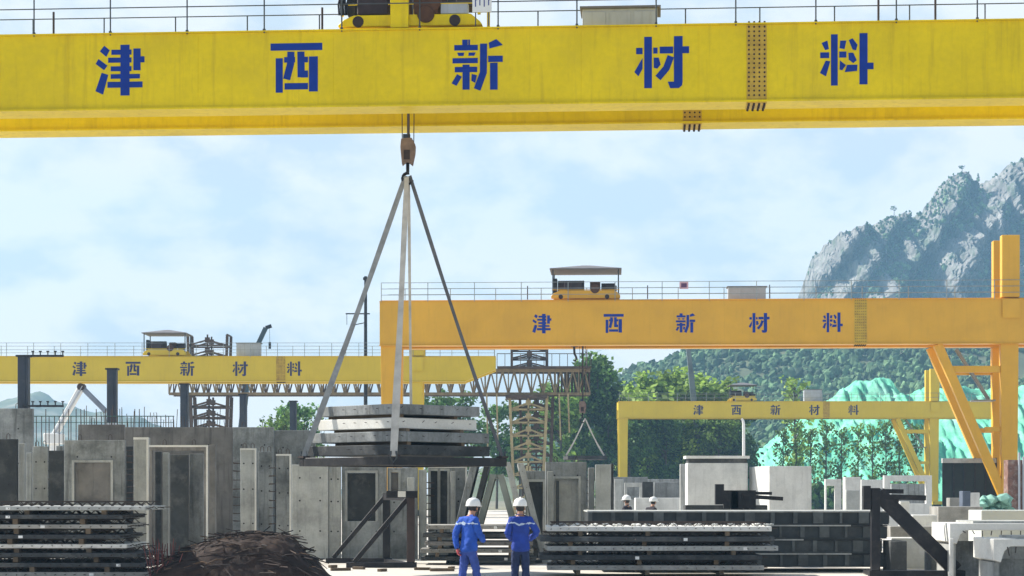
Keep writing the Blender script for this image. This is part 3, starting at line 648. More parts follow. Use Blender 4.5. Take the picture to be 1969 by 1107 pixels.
# ------------------------------------------------------------------ precast wall panels
def panel(label, u0, u1, top, D, t=.2, holes=(), mt=CON, dowels=False, side=0, lip=None, back=None, name='precast_wall_panel', bottom=None, group='precast wall panels standing in the yard', lip_w=.05, spots=True, side_rows=10):
    x0, x1, z1 = px(u0, D), px(u1, D), pz(top, D); z0 = 0.0 if bottom is None else pz(bottom, D); cx = (x0 + x1)/2
    o = thing(name, label, 'wall panel', (cx, D, z0), R(random.uniform(-.8, .8)), group); h = z1 - z0
    H_ = [(px(a, D) - cx, px(b, D) - cx, max(pz(d, D) - z0, -1), pz(c, D) - z0) for a, b, c, d in holes]
    xs, zs = [x0 - cx, x1 - cx], [0, h]
    for a, b, c, d in H_: xs += [max(a, x0-cx), min(b, x1-cx)]; zs += [max(c, 0), min(d, h)]
    MB().wall(xs, zs, lambda x, z: any(a < x < b and c < z < d for a, b, c, d in H_), 0, t).build('slab', mt, o, bevel=.01)
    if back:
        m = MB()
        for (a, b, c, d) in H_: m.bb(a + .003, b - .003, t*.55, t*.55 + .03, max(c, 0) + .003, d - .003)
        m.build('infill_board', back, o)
    if lip:                                             # raised edge along top and right side, its rear-lit brightness put into the colour
        m = MB(); X0_, X1_ = x0 - cx, x1 - cx
        m.bb(X0_, X1_ - lip_w, -.05, -.002, h - lip_w, h + .004); m.bb(X1_ - lip_w, X1_ + .003, -.05, -.002, 0.02, h + .004); m.build('edge_strip', lip, o)
    if H_ and back and mt is not CONB:
        m = MB()
        for a, b, c, d in H_:
            c = max(c, 0.02); m.bb(a - .07, a - .002, -.035, -.001, c, d + .07); m.bb(b + .002, b + .07, -.035, -.001, c, d + .07); m.bb(a - .001, b + .001, -.035, -.001, d + .002, d + .07)
        m.build('opening_frame', CONL if mt is CON else CON, o)
    if spots:                                           # tie holes
        m = MB()
        for X in (.22, .78):
            for Z in (.3, .62, .86):
                q_ = (x0 - cx + (x1 - x0)*X, h*Z)
                if not any(a - .05 < q_[0] < b + .05 and c - .05 < q_[1] < d + .05 for a, b, c, d in H_): m.tube([(q_[0], -.004, q_[1]), (q_[0], .004, q_[1])], .026, 8)
        if m.v: m.build('tie_hole', BLK, o)
    if dowels:
        m = MB(); n = int((x1 - x0)/.16)
        for i in range(n):
            X = x0 - cx + .08 + (x1 - x0 - .16)*i/max(1, n - 1); hh = random.uniform(.18, .5); dx = random.uniform(-.05, .05)
            if random.random() < .4: m.tube([(X, t/2, h - .01), (X + dx, t/2, h + hh), (X + dx + .09, t/2, h + hh), (X + .09, t/2, h - .01)], .010, 5)
            else: m.tube([(X, t/2, h - .01), (X + dx, t/2, h + hh*1.3)], .011, 5)
        m.build('starter_bars', REB, o)
    elif spots:
        for fx in (.25, .75):
            X = x0 - cx + (x1 - x0)*fx; MB().tube([(X - .05, t/2, h - .02), (X - .045, t/2, h + .13), (X, t/2, h + .17), (X + .045, t/2, h + .13), (X + .05, t/2, h - .02)], .011, 6).build('lifting_loop', REB, o)
    if side:
        m = MB(); X = (x1 - cx) if side > 0 else (x0 - cx); L_ = .22
        for i in range(side_rows):
            z = h*(.16 + .78*i/side_rows) + random.uniform(-.02, .02)
            m.tube([(X - side*.01, t*.3 - .02, z), (X + side*L_, t*.3 - .05, z + random.uniform(-.03, .03)), (X + side*L_, t*.7, z), (X - side*.01, t*.7, z)], .012, 5)
        m.build('rebar_loops', REB, o)
    return o
Db, Df = 64.0, 59.0
panel('tallest pale grey panel at the left edge of the yard', -60, 62, 785, Db + 1, .25)
panel('brown stained panel behind the window panel, with starter bars on top', 150, 239, 816, Db + .4, .2, mt=CONB, dowels=True)
panel('wide brown panel with many starter bars, behind the white-edged doorway panel', 240, 447, 821, Db, .22, mt=CONB, dowels=True)
panel('tall grey panel between the wide brown panel and the leftmost sling foot', 447.6, 526, 821, Db - .2, .22, mt=CON)
panel('green-grey panel just left of the lifting platform', 527, 606, 827, Db, .2, mt=CON, dowels=False)
panel('dark panel at the left edge, in front of the tallest pale panel', -40, 33, 844, Df + 1, .15, mt=COND)
panel('narrow pale upright panel beside the dark left edge panel', 36, 47, 852, Df + 1.4, .2, mt=CONL, spots=False)
panel('pale ladder-like panel with rebar rungs left of the window panel', 63, 92, 858, Df + 2, .16, mt=CONL, side=1)
panel('dark filler painted as the shaded gap beside the window panel', 93, 122, 866, Df + 1.2, .16, mt=COND, spots=False)  # dark sheet standing in for the shade of the tall gap
panel('grey panel with a square boarded window opening, behind the left slab stack', 123, 240, 846, Df, .22, holes=((143, 213, 889, 968),), mt=CON, back=CONB)
panel('cream panel with a bright top and rows of rebar loops', 257, 286, 841, Df + .3, .25, mt=CONL, side=-1, lip=CONW, lip_w=.06, spots=False, side_rows=16)
panel('white-edged doorway panel with a dark opening', 287, 400, 856, Df - .4, .22, holes=((292, 392, 866, 1100),), mt=CONB, lip=CONW)
panel('dark slab leaning inside the white-edged doorway', 327, 362, 874, Df + .4, .12, mt=COND, spots=False)
panel('grey slab standing right of the dark slab inside the doorway', 364, 391, 872, Df + .9, .12, mt=CON, spots=False)
panel('narrow brown panel right behind the doorway panel edge', 401, 414, 855, Df + .2, .2, mt=CONB, spots=False)
panel('small panel in a white frame with rebar on its left', 462, 493, 862, Db - 1.4, .15, mt=CONL, side=-1, lip=CONW)
panel('small white-topped panel with rebar under the left end of the lifting platform', 531, 560, 873, Db - 2, .15, mt=CON, side=-1, lip=CONW)
panel('pale greenish panel directly under the left part of the lifting platform', 561, 631, 893, Df, .22, mt=CONL)
panel('narrow pale panel next to the one under the lifting platform', 632, 655, 896, Df + .1, .22, mt=CONL)
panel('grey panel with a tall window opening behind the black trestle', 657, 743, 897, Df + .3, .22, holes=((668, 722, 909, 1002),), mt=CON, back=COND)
panel('slim panel with a narrow slot behind the top of the black trestle', 745, 803, 899, Df + .5, .2, holes=((752, 766, 908, 945),), mt=CON, back=CONB)
panel('narrow rebar-edged panel right of the black trestle', 805, 820, 903, Df + .6, .2, mt=CONL, side=1, spots=False)
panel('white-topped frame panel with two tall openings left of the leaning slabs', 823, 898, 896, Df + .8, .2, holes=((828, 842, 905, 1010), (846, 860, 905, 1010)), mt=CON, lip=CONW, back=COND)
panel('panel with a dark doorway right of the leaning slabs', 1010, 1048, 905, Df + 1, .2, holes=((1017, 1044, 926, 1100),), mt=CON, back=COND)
panel('portal panel with a thick lintel right of the leaning slabs', 1049, 1128, 888, Df + 1.5, .3, holes=((1067, 1112, 920, 1100),), mt=CON, back=CONL)
panel('short rebar-edged strip panel beside the portal panel', 1131, 1143, 899, Df + 1.8, .2, mt=CONL, side=-1, spots=False)
panel('pale smooth panel at the right end of the panel row', 1145, 1174, 893, Df + 1.2, .22, mt=CONL, spots=False)
panel('dark narrow panel edge closing the panel row on the right', 1175, 1180, 891, Df + 1.5, .6, mt=COND, spots=False)

panel('slim pale strip panel between the tallest pale panel and the ladder-like panel', 50, 60, 870, Df + 1.8, .2, mt=CONL, spots=False)
panel('narrow grey panel with rebar loops left of the window panel opening', 108, 121, 857, Df + 2.6, .2, mt=CON, side=-1, spots=False)
panel('dark filler strip painted as gap shade between the cream panel and the window panel', 241, 255, 858, Df + 1.2, .15, mt=COND, spots=False)  # gap shade put into a dark strip
panel('slim dark filler painted as shade, left inside the white-edged doorway', 298, 309, 868, Df + 1.4, .2, mt=COND, spots=False)  # darkness inside the doorway, painted as a strip
panel('slim pale strip left of the dark slab inside the doorway', 313, 324, 870, Df + 1.5, .2, mt=CONL, spots=False)
panel('dark recess panel right of the small white-framed panel', 497, 524, 868, Db - 1.0, .15, mt=CON, spots=True)
panel('dark filler strip painted as gap shade left of the small white-topped panel', 528.5, 531, 868, Db - 1.6, .3, mt=COND, spots=False)  # thin dark strip painted as the shade between panels
panel('pale inner leaf panel seen through the tall window opening', 672, 690, 914, Df + 2.2, .15, mt=CONL, spots=False)
panel('thin pale strip panel in front of the narrow slot panel', 783, 797, 918, Df + .1, .12, mt=CONL, spots=False)
panel('pale strip panel standing at the right edge of the leaning slabs', 866, 876, 906, Df + .5, .15, mt=CONL, spots=False)
panel('slim pale column panel inside the portal panel', 1052, 1064, 906, Df + 1.2, .15, mt=CONL, spots=False)
panel('narrow dark strip in the portal panel doorway', 1069, 1075, 924, Df + 1.35, .1, mt=COND, spots=False)
# guard rail with uprights on the roof slab behind the left panels
o = thing('guard_rail', 'thin green guard rail above the left panels', 'railing', (px(195, 72), 72, 0)); D = 72
m = MB(); xA, xB = px(64, D) - o.location.x, px(335, D) - o.location.x
m.tube([(xA, 0, pz(800, D)), (xB, 0, pz(800, D))], .018, 6); m.tube([(xA, 0, pz(812, D)), (xB, 0, pz(812, D))], .012, 6)
m.build('rail', mat('green_rail', (.04, .11, .09), .6), o)
m = MB()
for i in range(34):
    X = xA + (xB - xA)*(i + random.uniform(-.3, .3))/33; m.tube([(X, 0, 0), (X, 0, pz(800, D) + random.choice((0, 0, 0, .25)))], .016, 5)
m.build('uprights', REB, o)
# row of tall dark posts
for u, tp, wd, D, lab in ((46, 684, 20, 99, 'tallest dark post, leftmost of the row'), (216, 709, 18, 109, 'second tallest dark post, right of the white pump boom'), (355, 738, 15, 124, 'middle dark post of the row in front of the far left crane'),
                         (468, 758, 13.5, 138, 'second shortest dark post of the row'), (564, 771, 12.5, 148, 'shortest dark post, in front of the bushy tree')):
    h = pz(tp, D); r = wd/2*D/F; o = thing('steel_post', lab, 'post', (px(u, D), D, 0), 0, 'row of dark square posts')
    m = MB(); m.bb(-r, r*.55, -r, r, 0, h); m.bb(r*.55 + .002, r, -r*1.02, r, 0, h + .01); m.build('post_shaft', mat('post_steel', (.028, .034, .05), .55, vary=.3, scale=1.2, dirt=(.07, .07, .07), dirt_amt=.6), o, bevel=.02)
    MB().bb(-r*1.08, r*1.08, -r*1.08, r*1.08, h*.63, h*.66).build('band', GREY, o)
    MB().bb(-r*1.3, r*1.3, -r*1.3, r*1.3, h - .06, h + .03).build('cap_plate', BLK, o)
    if u == 46:
        for zz in (h - .02, pz(781, D)):
            m = MB()
            m.bar((0, -r - .05, zz), (1.98, -r - .05, zz), .1, .1)
            for k in range(5): m.tube([(.5 + .36*k, -r - .05, zz), (.5 + .36*k, -r - .05, zz + .2)], .03, 6); m.bb(.44 + .36*k, .56 + .36*k, -r - .11, -r + .01, zz + .18, zz + .24)
            m.build('bracket_arm', BLK, o)
# concrete pump boom
D = 112; o = thing('pump_boom', 'white folded concrete pump boom rising behind the left panels', 'concrete pump', (px(104, D), D, 0))
b0, b1, b2 = V((0, 0, pz(838, D))), V((px(157, D) - px(104, D), 0, pz(744, D))), V((px(205, D) - px(104, D), 0, pz(792, D)))
MB().tube([(0, 0, 0), (0, 0, b0.z)], .28, 10).build('mast', WHITE, o); MB().bb(-.5, .5, -.4, .4, b0.z - .45, b0.z + .15).build('turret', WHITE, o, bevel=.05)
m = MB(); m.bar(b0, b1, .32, .42, up=(0, 1, 0)); m.build('lower_boom', WHITE, o, bevel=.03)
MB().tube([b0 + V((.1, -.25, .2)), b1 + V((.1, -.25, .05))], .06, 8).build('delivery_pipe', GREY, o)
MB().bar(b1, b2, .26, .34, up=(0, 1, 0)).build('upper_boom', mat('grey_boom', (.22, .25, .30), .5), o, bevel=.03); MB().tube([b1 + V((0, -.3, 0)), b1 + V((0, .3, 0))], .2, 12).build('knuckle', BRN, o)
m = MB(); m.bb(-2.8, 3.5, -1.2, 1.2, .7, 1.0); m.bb(2.2, 3.6, -1.2, 1.2, 1.0, 2.8)
m.build('truck_body', WHITE, o, bevel=.06)
for X in (-2, -.9, 2.9):
    for Y_ in (-1.1, 1.1): MB().tube([(X, Y_ - .15, .48), (X, Y_ + .15, .48)], .48, 14).build('wheel', BLK, o)
# mobile crane booms
def boom(label, pts, D, r0, m_, hook=False):
    o = thing('mobile_crane', label, 'mobile crane', (px(pts[0][0], D), D, 0), 0, 'mobile cranes in the distance'); L0 = P(*pts[0], D) - o.location
    for i in range(len(pts) - 1):
        a, b = P(*pts[i], D) - o.location, P(*pts[i+1], D) - o.location; MB().bar(a, b, r0*(1 - .18*i), r0*(1 - .18*i), up=(0, 1, 0)).build('boom_section', m_, o, bevel=.02)
    MB().bar(V((-1.5 if pts[1][0] > pts[0][0] else 1.5, 0, 1.6)), L0, r0*1.15, r0*1.15, up=(0, 1, 0)).build('boom_section', m_, o)
    m = MB(); m.bb(-5, 4, -1.3, 1.3, .7, 1.5); m.bb(-2.5, 0, -1.2, 1.2, 1.5, 3.2); m.build('carrier', GREY, o, bevel=.05)
    for X in (-4, -2.6, 1.6, 3):
        for Y_ in (-1.15, 1.15): MB().tube([(X, Y_ - .15, .55), (X, Y_ + .15, .55)], .55, 14).build('wheel', BLK, o)
    if hook:
        a = P(*pts[-1], D) - o.location; MB().tube([a, a + V((-.1, 0, -1.6))], .03, 5).build('hoist_rope', ROPE, o); MB().bb(a.x - .22, a.x + .04, -.12, .12, a.z - 2.2, a.z - 1.55).build('hook_block', BLK, o)
    return o
mc = boom('distant dark jib of a mobile crane above the far left crane cabinet', [(478, 700), (496, 662), (511, 630)], 215, .55, mat('teal_boom', (.035, .06, .075), .5))
boom('distant telescopic boom rising behind the amber girder, above the bright trees', [(1335, 780), (1328, 712), (1322, 660), (1318, 615)], 238, .62, mat('pale_boom', (.16, .20, .21), .4, vary=.5, scale=.4))
D = 215; q = P(511, 630, D) - mc.location
MB(-q).bar((0, 0, 0), (px(522, D) - px(511, D), 0, .2), .35, .35, up=(0, 1, 0)).build('jib_tip', BLK, mc); MB(-q).tube([(.4, 0, .1), (.42, 0, -1.6)], .02, 5).build('hoist_rope', RAIL, mc); MB(-q).bb(.3, .55, -.1, .1, -2.2, -1.5).build('hook_block', BLK, mc)
# power pole
D = 170; o = thing('utility_pole', 'slim dark utility pole with short cross-arms beside the left sling', 'utility pole', (px(703, D), D, 0)); h = pz(531, D)
MB().tube([(0, 0, 0), (0, 0, h)], .19, 10, .12).build('pole', BLK, o); m = MB(); m.bar((-1.65, 0, pz(603, D)), (.35, 0, pz(603, D)), .1); m.bar((-.85, 0, pz(624, D)), (0, 0, pz(620, D)), .07); m.bar((-1.55, 0, pz(603, D)), (-1.55, 0, pz(624, D)), .04); m.build('cross_arm', BLK, o)
MB().bb(-.2, .2, -.2, .2, h - .3, h - .1).build('insulator', BLK, o)

# ------------------------------------------------------------------ lattice gantry behind
D = 176; o = thing('lattice_gantry', 'rusty lattice gantry of steel trusses behind the yellow cranes', 'lattice gantry', (px(740, D), D, 0)); ox = o.location.x
def X_(u): return px(u, D) - ox
za, zb = pz(757, D), pz(712, D)
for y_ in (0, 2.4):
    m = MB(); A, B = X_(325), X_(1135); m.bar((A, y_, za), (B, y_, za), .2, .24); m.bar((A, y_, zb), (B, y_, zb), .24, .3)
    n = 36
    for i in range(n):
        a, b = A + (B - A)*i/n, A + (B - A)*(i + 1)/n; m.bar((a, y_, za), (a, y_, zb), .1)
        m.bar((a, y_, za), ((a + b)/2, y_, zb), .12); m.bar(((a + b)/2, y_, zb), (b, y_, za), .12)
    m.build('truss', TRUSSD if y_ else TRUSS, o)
def lattice(x0, x1, zlo, zhi, nb, tw, m_, th=.14, y0=0., y1=2.4):
    """tower narrowing downwards: half widths (bottom, top)"""
    m = MB(); c_ = (x0 + x1)/2; hb, ht = (x1 - x0)/2*tw, (x1 - x0)/2
    f = lambda i: (zlo + (zhi - zlo)*i/nb, hb + (ht - hb)*i/nb)
    for y_ in (y0, y1):
        for i in range(nb):
            (za_, wa), (zb_, wb) = f(i), f(i + 1)
            for s_ in (-1, 1): m.bar((c_ + s_*wa, y_, za_), (c_ + s_*wb, y_, zb_), th*1.4)
            m.bar((c_ - wa, y_, za_), (c_ + wa, y_, za_), th*.8); m.bar((c_, y_, za_), (c_, y_, zb_), th*.8)
            m.bar((c_ - wa, y_, za_), (c_, y_, (za_ + zb_)/2), th*.8); m.bar((c_, y_, (za_ + zb_)/2), (c_ + wa, y_, za_), th*.8)
            m.bb(c_ - .22, c_ + .22, y_ - .09, y_ - .07, (za_ + zb_)/2 - .22, (za_ + zb_)/2 + .22)
    for i in range(nb + 1):
        zz_, ww = f(i)
        for s_ in (-1, 1): m.bar((c_ + s_*ww, y0, zz_), (c_ + s_*ww, y1, zz_), th*.7)
    return m
LT = mat('straw_lattice_paint', (.38, .31, .16), .6, vary=.3, scale=1, dirt=(.2, .13, .07), dirt_amt=.5)
lattice(X_(980), X_(1052), 0, za - .2, 9, .72, LT, .17).build('lattice_leg', LT, o)
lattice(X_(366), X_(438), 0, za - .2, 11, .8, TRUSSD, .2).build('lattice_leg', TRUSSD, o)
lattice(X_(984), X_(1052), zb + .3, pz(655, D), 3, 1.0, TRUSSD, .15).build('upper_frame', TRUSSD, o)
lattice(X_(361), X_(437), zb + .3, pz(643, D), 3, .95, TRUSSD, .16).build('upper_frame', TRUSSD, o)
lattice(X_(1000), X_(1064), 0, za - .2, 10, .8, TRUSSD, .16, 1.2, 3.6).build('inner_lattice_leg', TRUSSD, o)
m = MB(); m.bb(X_(956), X_(1136), -.5, 2.9, zb + .16, zb + .34); m.bb(X_(972), X_(1052), -.7, 3.1, za - .4, za - .13); m.build('platform', TRUSSD, o)
m = MB()
for i in range(13): u = 956 + 15*i; m.tube([(X_(u), -.5, zb + .3), (X_(u), -.5, zb + 1.4)], .03, 5)
m.tube([(X_(956), -.5, zb + 1.4), (X_(1136), -.5, zb + 1.4)], .035, 5); m.tube([(X_(1128), -.5, zb), (X_(1128), -.5, pz(660, D))], .05, 5); m.build('handrail', TRUSSD, o)
m = MB()
for i in range(11): u = 1066 + 6.6*i; m.bb(X_(u), X_(u + 3.2), .1 + .15*(i % 3), 2.2, za, zb - .1*(i % 2))
m.build('slatted_bay', TRUSSD, o)
for u, bt in ((936, 862), (955, 850), (1075, 846), (1092, 832)): MB().bar((X_(u), -.3, za), (X_(u + random.uniform(-1, 3)), -.3, pz(bt, D)), .13).build('hanging_rod', LT, o)
# hanging ropes at the left of the tower
for i, (u, t_, bt) in enumerate(((936, 765, 830), (955, 700, 850))): pass

# ------------------------------------------------------------------ stacks of floor slabs
ORD = ['topmost', 'second highest', 'third highest', 'fourth highest', 'fifth highest', 'sixth highest', 'seventh highest', 'eighth highest', 'ninth highest', 'lowest']
def girder_row(m, x0, x1, y, z, h=.11, st=.2, along='x'):
    q = (lambda a, b, c: (a, b, c)) if along == 'x' else (lambda a, b, c: (b, a, c))
    m.bar(q(x0, y, z + h), q(x1, y, z + h), .016)
    n = int((x1 - x0)/st)
    for i in range(n):
        a, b = x0 + (x1 - x0)*i/n, x0 + (x1 - x0)*(i + 1)/n
        for s_ in (-.045, .045): m.bar(q(a, y + s_, z), q((a + b)/2, y, z + h), .012); m.bar(q((a + b)/2, y, z + h), q(b, y + s_, z), .012)
def slab_stack(where, u0, u1, D, dep, ztop, n, pitch, th, mats, jit=.1, grp='', girders=True, top_litter=False, rot=2.0):
    x0, x1 = px(u0, D), px(u1, D); z = ztop
    for i in range(n):
        z = ztop - pitch*i - th - (0.09 if girders and i == 0 else 0)*0
        if z < -.01: break
        a = x0 + random.uniform(-jit, jit); b = x1 + random.uniform(-2.2*jit, jit); z += random.uniform(-.012, .012)
        nm = ORD[i] if i < n - 1 else 'lowest'
        o = thing('floor_slab', '%s floor slab of the stack %s' % (nm, where), 'slab', ((a + b)/2, D + dep/2, z), R(random.uniform(-rot, rot)), 'floor slabs of the stack ' + where)
        hw = (b - a)/2; dp = dep*random.uniform(.92, 1.03)/2
        MB().bb(-hw, hw, -dp, dp, 0, th).build('slab', mats[i % len(mats)], o, bevel=.008)
        m = MB()
        if girders:
            for k in range(3): girder_row(m, -hw + .1, hw - .1, -dp + .25 + (2*dp - .5)*k/2, th, h=max(.05, min(.1, pitch - th - .02)))
        m2 = MB()
        nn = int(2*hw/.2)
        for k in range(nn): X = -hw + .1 + (2*hw - .2)*k/(nn - 1); m2.tube([(X, -dp, th*.55), (X + random.uniform(-.02, .02), -dp - random.uniform(.06, .16), th*.55 + random.uniform(-.03, .03))], .008, 4)
        for k in range(8): Y_ = -dp + .1 + (2*dp - .2)*k/7; m2.tube([(hw, Y_, th*.55), (hw + random.uniform(.05, .14), Y_, th*.55 + random.uniform(-.03, .03))], .008, 4)
        m2.build('protruding_bars', REB, o)
        if girders: m.build('lattice_girders', REB, o)
        if random.random() < .75:
            X = random.uniform(-hw*.7, hw*.8); MB().bb(X - .045, X + .045, -dp - .006, -dp - .001, .012, th - .02 if th < .1 else .08).build('paper_tag', WHITE, o)
        if i < n - 1 and z - (pitch - th) > 0:
            for k, fx in enumerate((-.72, -.1, .6)):
                t = thing('timber_block', '%s timber under the %s slab of the stack %s' % (('left', 'middle', 'right')[k], nm, where), 'timber', ((a + b)/2 + hw*fx, D + dep/2, z - (pitch - th)), R(random.uniform(-3, 3)), 'timber blocks in the stack ' + where)
                MB().bb(-.05, .05, -dep/2 + .06, dep/2 - .06, 0, pitch - th).build('timber', WOOD, t)
        zlast = z
CONM = mat('slab_concrete', (.34, .33, .30), .85, vary=.3, scale=2, dirt=(.14, .13, .12), dirt_amt=.6, bump=.2, rand=.25, fine=.12)
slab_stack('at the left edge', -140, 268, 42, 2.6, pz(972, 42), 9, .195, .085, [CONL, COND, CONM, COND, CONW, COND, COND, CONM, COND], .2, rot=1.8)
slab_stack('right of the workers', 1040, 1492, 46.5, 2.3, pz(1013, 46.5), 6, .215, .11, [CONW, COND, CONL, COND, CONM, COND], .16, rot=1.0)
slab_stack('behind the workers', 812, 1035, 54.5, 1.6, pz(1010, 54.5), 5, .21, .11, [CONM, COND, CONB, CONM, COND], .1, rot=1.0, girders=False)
# rubble, sandbags and offcuts on the right stack
zt = pz(1012, 46.5)
for i in range(16):
    u = 1085 + 26*i + random.uniform(-8, 8); D = 46.8 + random.uniform(0, .5)
    b = MB(); blob(b, (0, 0, 0), .075, .45); 
    for _ in range(2): blob(b, (random.uniform(-.11, .11), random.uniform(-.05, .05), random.uniform(-.01, .01)), .06, .5)
    o = b.build('concrete_offcut', CONW if i % 3 else CONL, None, loc=(px(u, D), D, zt + .035)); tag(o, 'pale lump of concrete lying along the front of the topmost slab right of the workers', 'concrete lump', 'concrete lumps on the right slab stack')
# ------------------------------------------------------------------ steel moulds stack
for i in range(5):
    D = 49.6; h = .33; x0, x1 = px(1131 if i == 0 else 1150, D), px(1709 - (0, 4, 14, 2, 9)[i], D); zt = pz(982, D) - (h + .012)*i; z0_ = max(zt - h, 0.0)
    if zt - z0_ < .15: continue
    o = thing('steel_mould', '%s dark steel mould of the stack behind the right floor slabs' % ORD[i] if i < 4 else 'lowest dark steel mould of the stack behind the right floor slabs', 'mould', ((x0 + x1)/2, D, z0_), 0, 'stacked dark steel moulds'); hw = (x1 - x0)/2; hh = zt - z0_; dp = 2.6
    m = MB(); m.bb(-hw, hw, .06, dp - .06, .03, hh - .036); m.build('mould_core', MOULD, o)
    MB().bb(-hw - .02, hw + .02, 0, dp, hh - (.035 if i == 0 else .028), hh).build('casting_bed', CONL if i == 0 else COND, o, bevel=.004)
    if i: MB().bb(-hw*(.4 - .2*(i % 2)), hw*(.45 + .3*(i % 2)), -.012, -.001, hh - .03, hh + .002).build('bright_edge', CONL, o)
    MB().bb(-hw, hw, 0, dp, 0, .03).build('bottom_flange', MOULD, o)
    RIB = mat('mould_rib', (.085, .095, .095), .6, vary=.5, scale=3, rand=.3); n = 13
    for k in range(n):
        X = -hw + .05 + (2*hw - .1)*(k + (.25*(i % 2)))/n; wd = random.choice((.03, .05, .12))
        MB().bb(X - wd, X + wd, .005, .06, .03, hh - .035).build('stiffener_rib', RIB, o)
    for k in range(5): Y_ = .2 + (dp - .4)*k/4; MB().bb(hw, hw + .04, Y_ - .05, Y_ + .05, .03, hh - .04).build('stiffener_rib', RIB, o)
# ------------------------------------------------------------------ brown scrap heap
o = thing('scrap_heap', 'low heap of rusty brown wire mesh and bark-like scrap in the foreground', 'scrap heap', (px(468, 42.5), 42.5, 0)); D = 42.5
SCR = mat('scrap_brown', (.032, .017, .012), .9, vary=.5, scale=3, dirt=(.07, .042, .026), dirt_amt=.6, streak=(.02, .012, .012), streak_amt=.8, bump=1.0, bscale=9, stretch=(1.0, 5, 9))
hp = [(300, 1100), (325, 1078), (365, 1058), (400, 1043), (440, 1030), (478, 1026), (515, 1030), (552, 1032), (572, 1044), (590, 1069), (612, 1088), (630, 1110), (650, 1130)]
nx, ny = 110, 50; pts = []
for j in range(ny):
    for i in range(nx):
        u = 300 + 350*i/(nx-1); t = -1 + 2*j/(ny-1); x = px(u, D) - o.location.x; s_ = max(0, 1 - abs(t)**2.4)
        z = max(0, pz(lerp(u, hp), D)) * s_
        z += s_ * (.10*fbm(x*1.2 + t*.8, t*3, 3) + .06*abs(fbm(x*2.2 + t, t*9, 6)))
        pts.append((x, t*1.3, max(0, z)))
grid_mesh(pts, nx, ny).build('heap_body', SCR, o, smooth=True)
m = MB(); m2 = MB()
for _ in range(200):
    u = random.uniform(315, 615); t = random.uniform(-.9, .35); s_ = 1 - abs(t)**2.4; x = px(u, D) - o.location.x
    z = max(0.03, pz(lerp(u, hp), D)*s_ + .02); L_ = random.uniform(.25, .65); a = random.gauss(0, .5) + (.35 if u < 440 else -.25)
    dz = .16*random.gauss(0, 1) + (.35 if u < 400 else (-.15 if u > 540 else 0))*L_*.5
    (m if random.random() < .8 else m2).tube([(x - L_/2, t*1.3 - a*.3, z - dz*.4), (x, t*1.3, z + .05), (x + L_/2, t*1.3 + a*.3, z + dz*.4)], random.uniform(.005, .013), 4)
m.build('tangled_wire', mat('scrap_wire', (.028, .016, .012), .8, island=.6, vary=.4, scale=4), o); m2.build('bright_wire', mat('scrap_straw', (.10, .06, .035), .8, island=.5), o)
m = MB()
for _ in range(40):
    X, Y_ = px(random.uniform(300, 345), D) - o.location.x, -.4 + random.uniform(-.5, .3); tx = random.uniform(-.25, .3)
    m.tube([(X, Y_, 0), (X + tx*.4, Y_, random.uniform(.2, .4)), (X + tx, Y_ + random.uniform(-.1, .1), random.uniform(.45, 1.0))], .008, 4)
m.build('wire_tuft', mat('red_wire', (.16, .05, .045), .7, island=.5), o)
# ------------------------------------------------------------------ black steel trestles
def trestle(label, p, mirror=1, hh=1.78, wd=1.45, depth=(-.83, 3.4), m1=BLK, m2=BRN, arms=True, bw=.12):
    o = thing('steel_trestle', label, 'trestle', p, 0, 'black triangular steel trestles')
    for i, (dx, dy) in enumerate(((0, 0), depth) if arms or mirror < 0 and bw < .2 else ((0, 0),)):
        mm = m2 if i == 0 else m1
        MB().bb(dx - .1, dx + .1, dy - .1, dy + .1, .14, hh).build('post', mm, o, bevel=.01)
        MB().bar((dx - mirror*wd, dy, .14), (dx - mirror*.06, dy, hh - .12), bw, .14, up=(0, 1, 0)).build('diagonal_brace', m1, o, bevel=.008)
        MB().bb(min(dx - mirror*(wd + .2), dx + mirror*.15), max(dx - mirror*(wd + .2), dx + mirror*.15), dy - .11, dy + .11, 0, .14).build('base_beam', m1, o, bevel=.008)
    m = MB(); m.bar((0, .1, hh - .1), (depth[0], depth[1] - .1, hh - .1), .16, .18); m.bar((0, .12, .07), (depth[0], depth[1] - .12, .07), .12, .1); m.build('cross_beam', m1, o)
    if arms:
        MB().bb(-.62, .18, -.22, -.12, hh - .12, hh + .06).build('head_beam', m1, o, bevel=.01)
        MB().bb(-.32, -.12, -.235, -.222, hh - .1, hh + .05).build('pale_plate', CONW, o)
    return o
trestle('black triangular trestle in front of the panels, left of the workers', (px(790, 52.6), 52.6, 0), 1, pz(948, 52.6))
t = trestle('black trestle with a long diagonal brace beside the white channel slabs', (px(1683, 47.2), 47.2, 0), -1, pz(938, 47.2), 1.85, (-.02, 1.3), BLK, BLK, False, .34)
m = MB(); h_ = pz(938, 47.2); m.bar((.1, -.02, h_ - .2), (1.15, -.02, h_ - .23), .14, .12); m.bar((.1, .3, h_ - .07), (.7, .3, h_ - .08), .1, .1); m.bb(-.28, -.12, -.1, .12, h_ - .5, h_ + .05); m.build('projecting_arm', BLK, t); MB().bb(.1, .55, .05, .25, h_ - .42, h_ - .26).build('bracket', BRN, t)
t = trestle('black trestle head with projecting arms in front of the white block', (px(1412, 53.5), 53.5, 0), -1, pz(944, 53.5), 1.3, (.3, 1.2), BLK, BLK, False)
h_ = pz(944, 53.5); m = MB(); m.bb(-.5, -.28, -.12, .12, h_ - .35, h_ + .18); m.bb(-.28, .55, -.1, .1, h_ - .45, h_ + .02); m.bar((.2, -.12, h_ - .13), (1.25, -.12, h_ - .2), .1, .1); m.bar((.3, .2, h_ - .05), (1.0, .2, h_ - .06), .1, .08); m.build('projecting_arm', BLK, t)
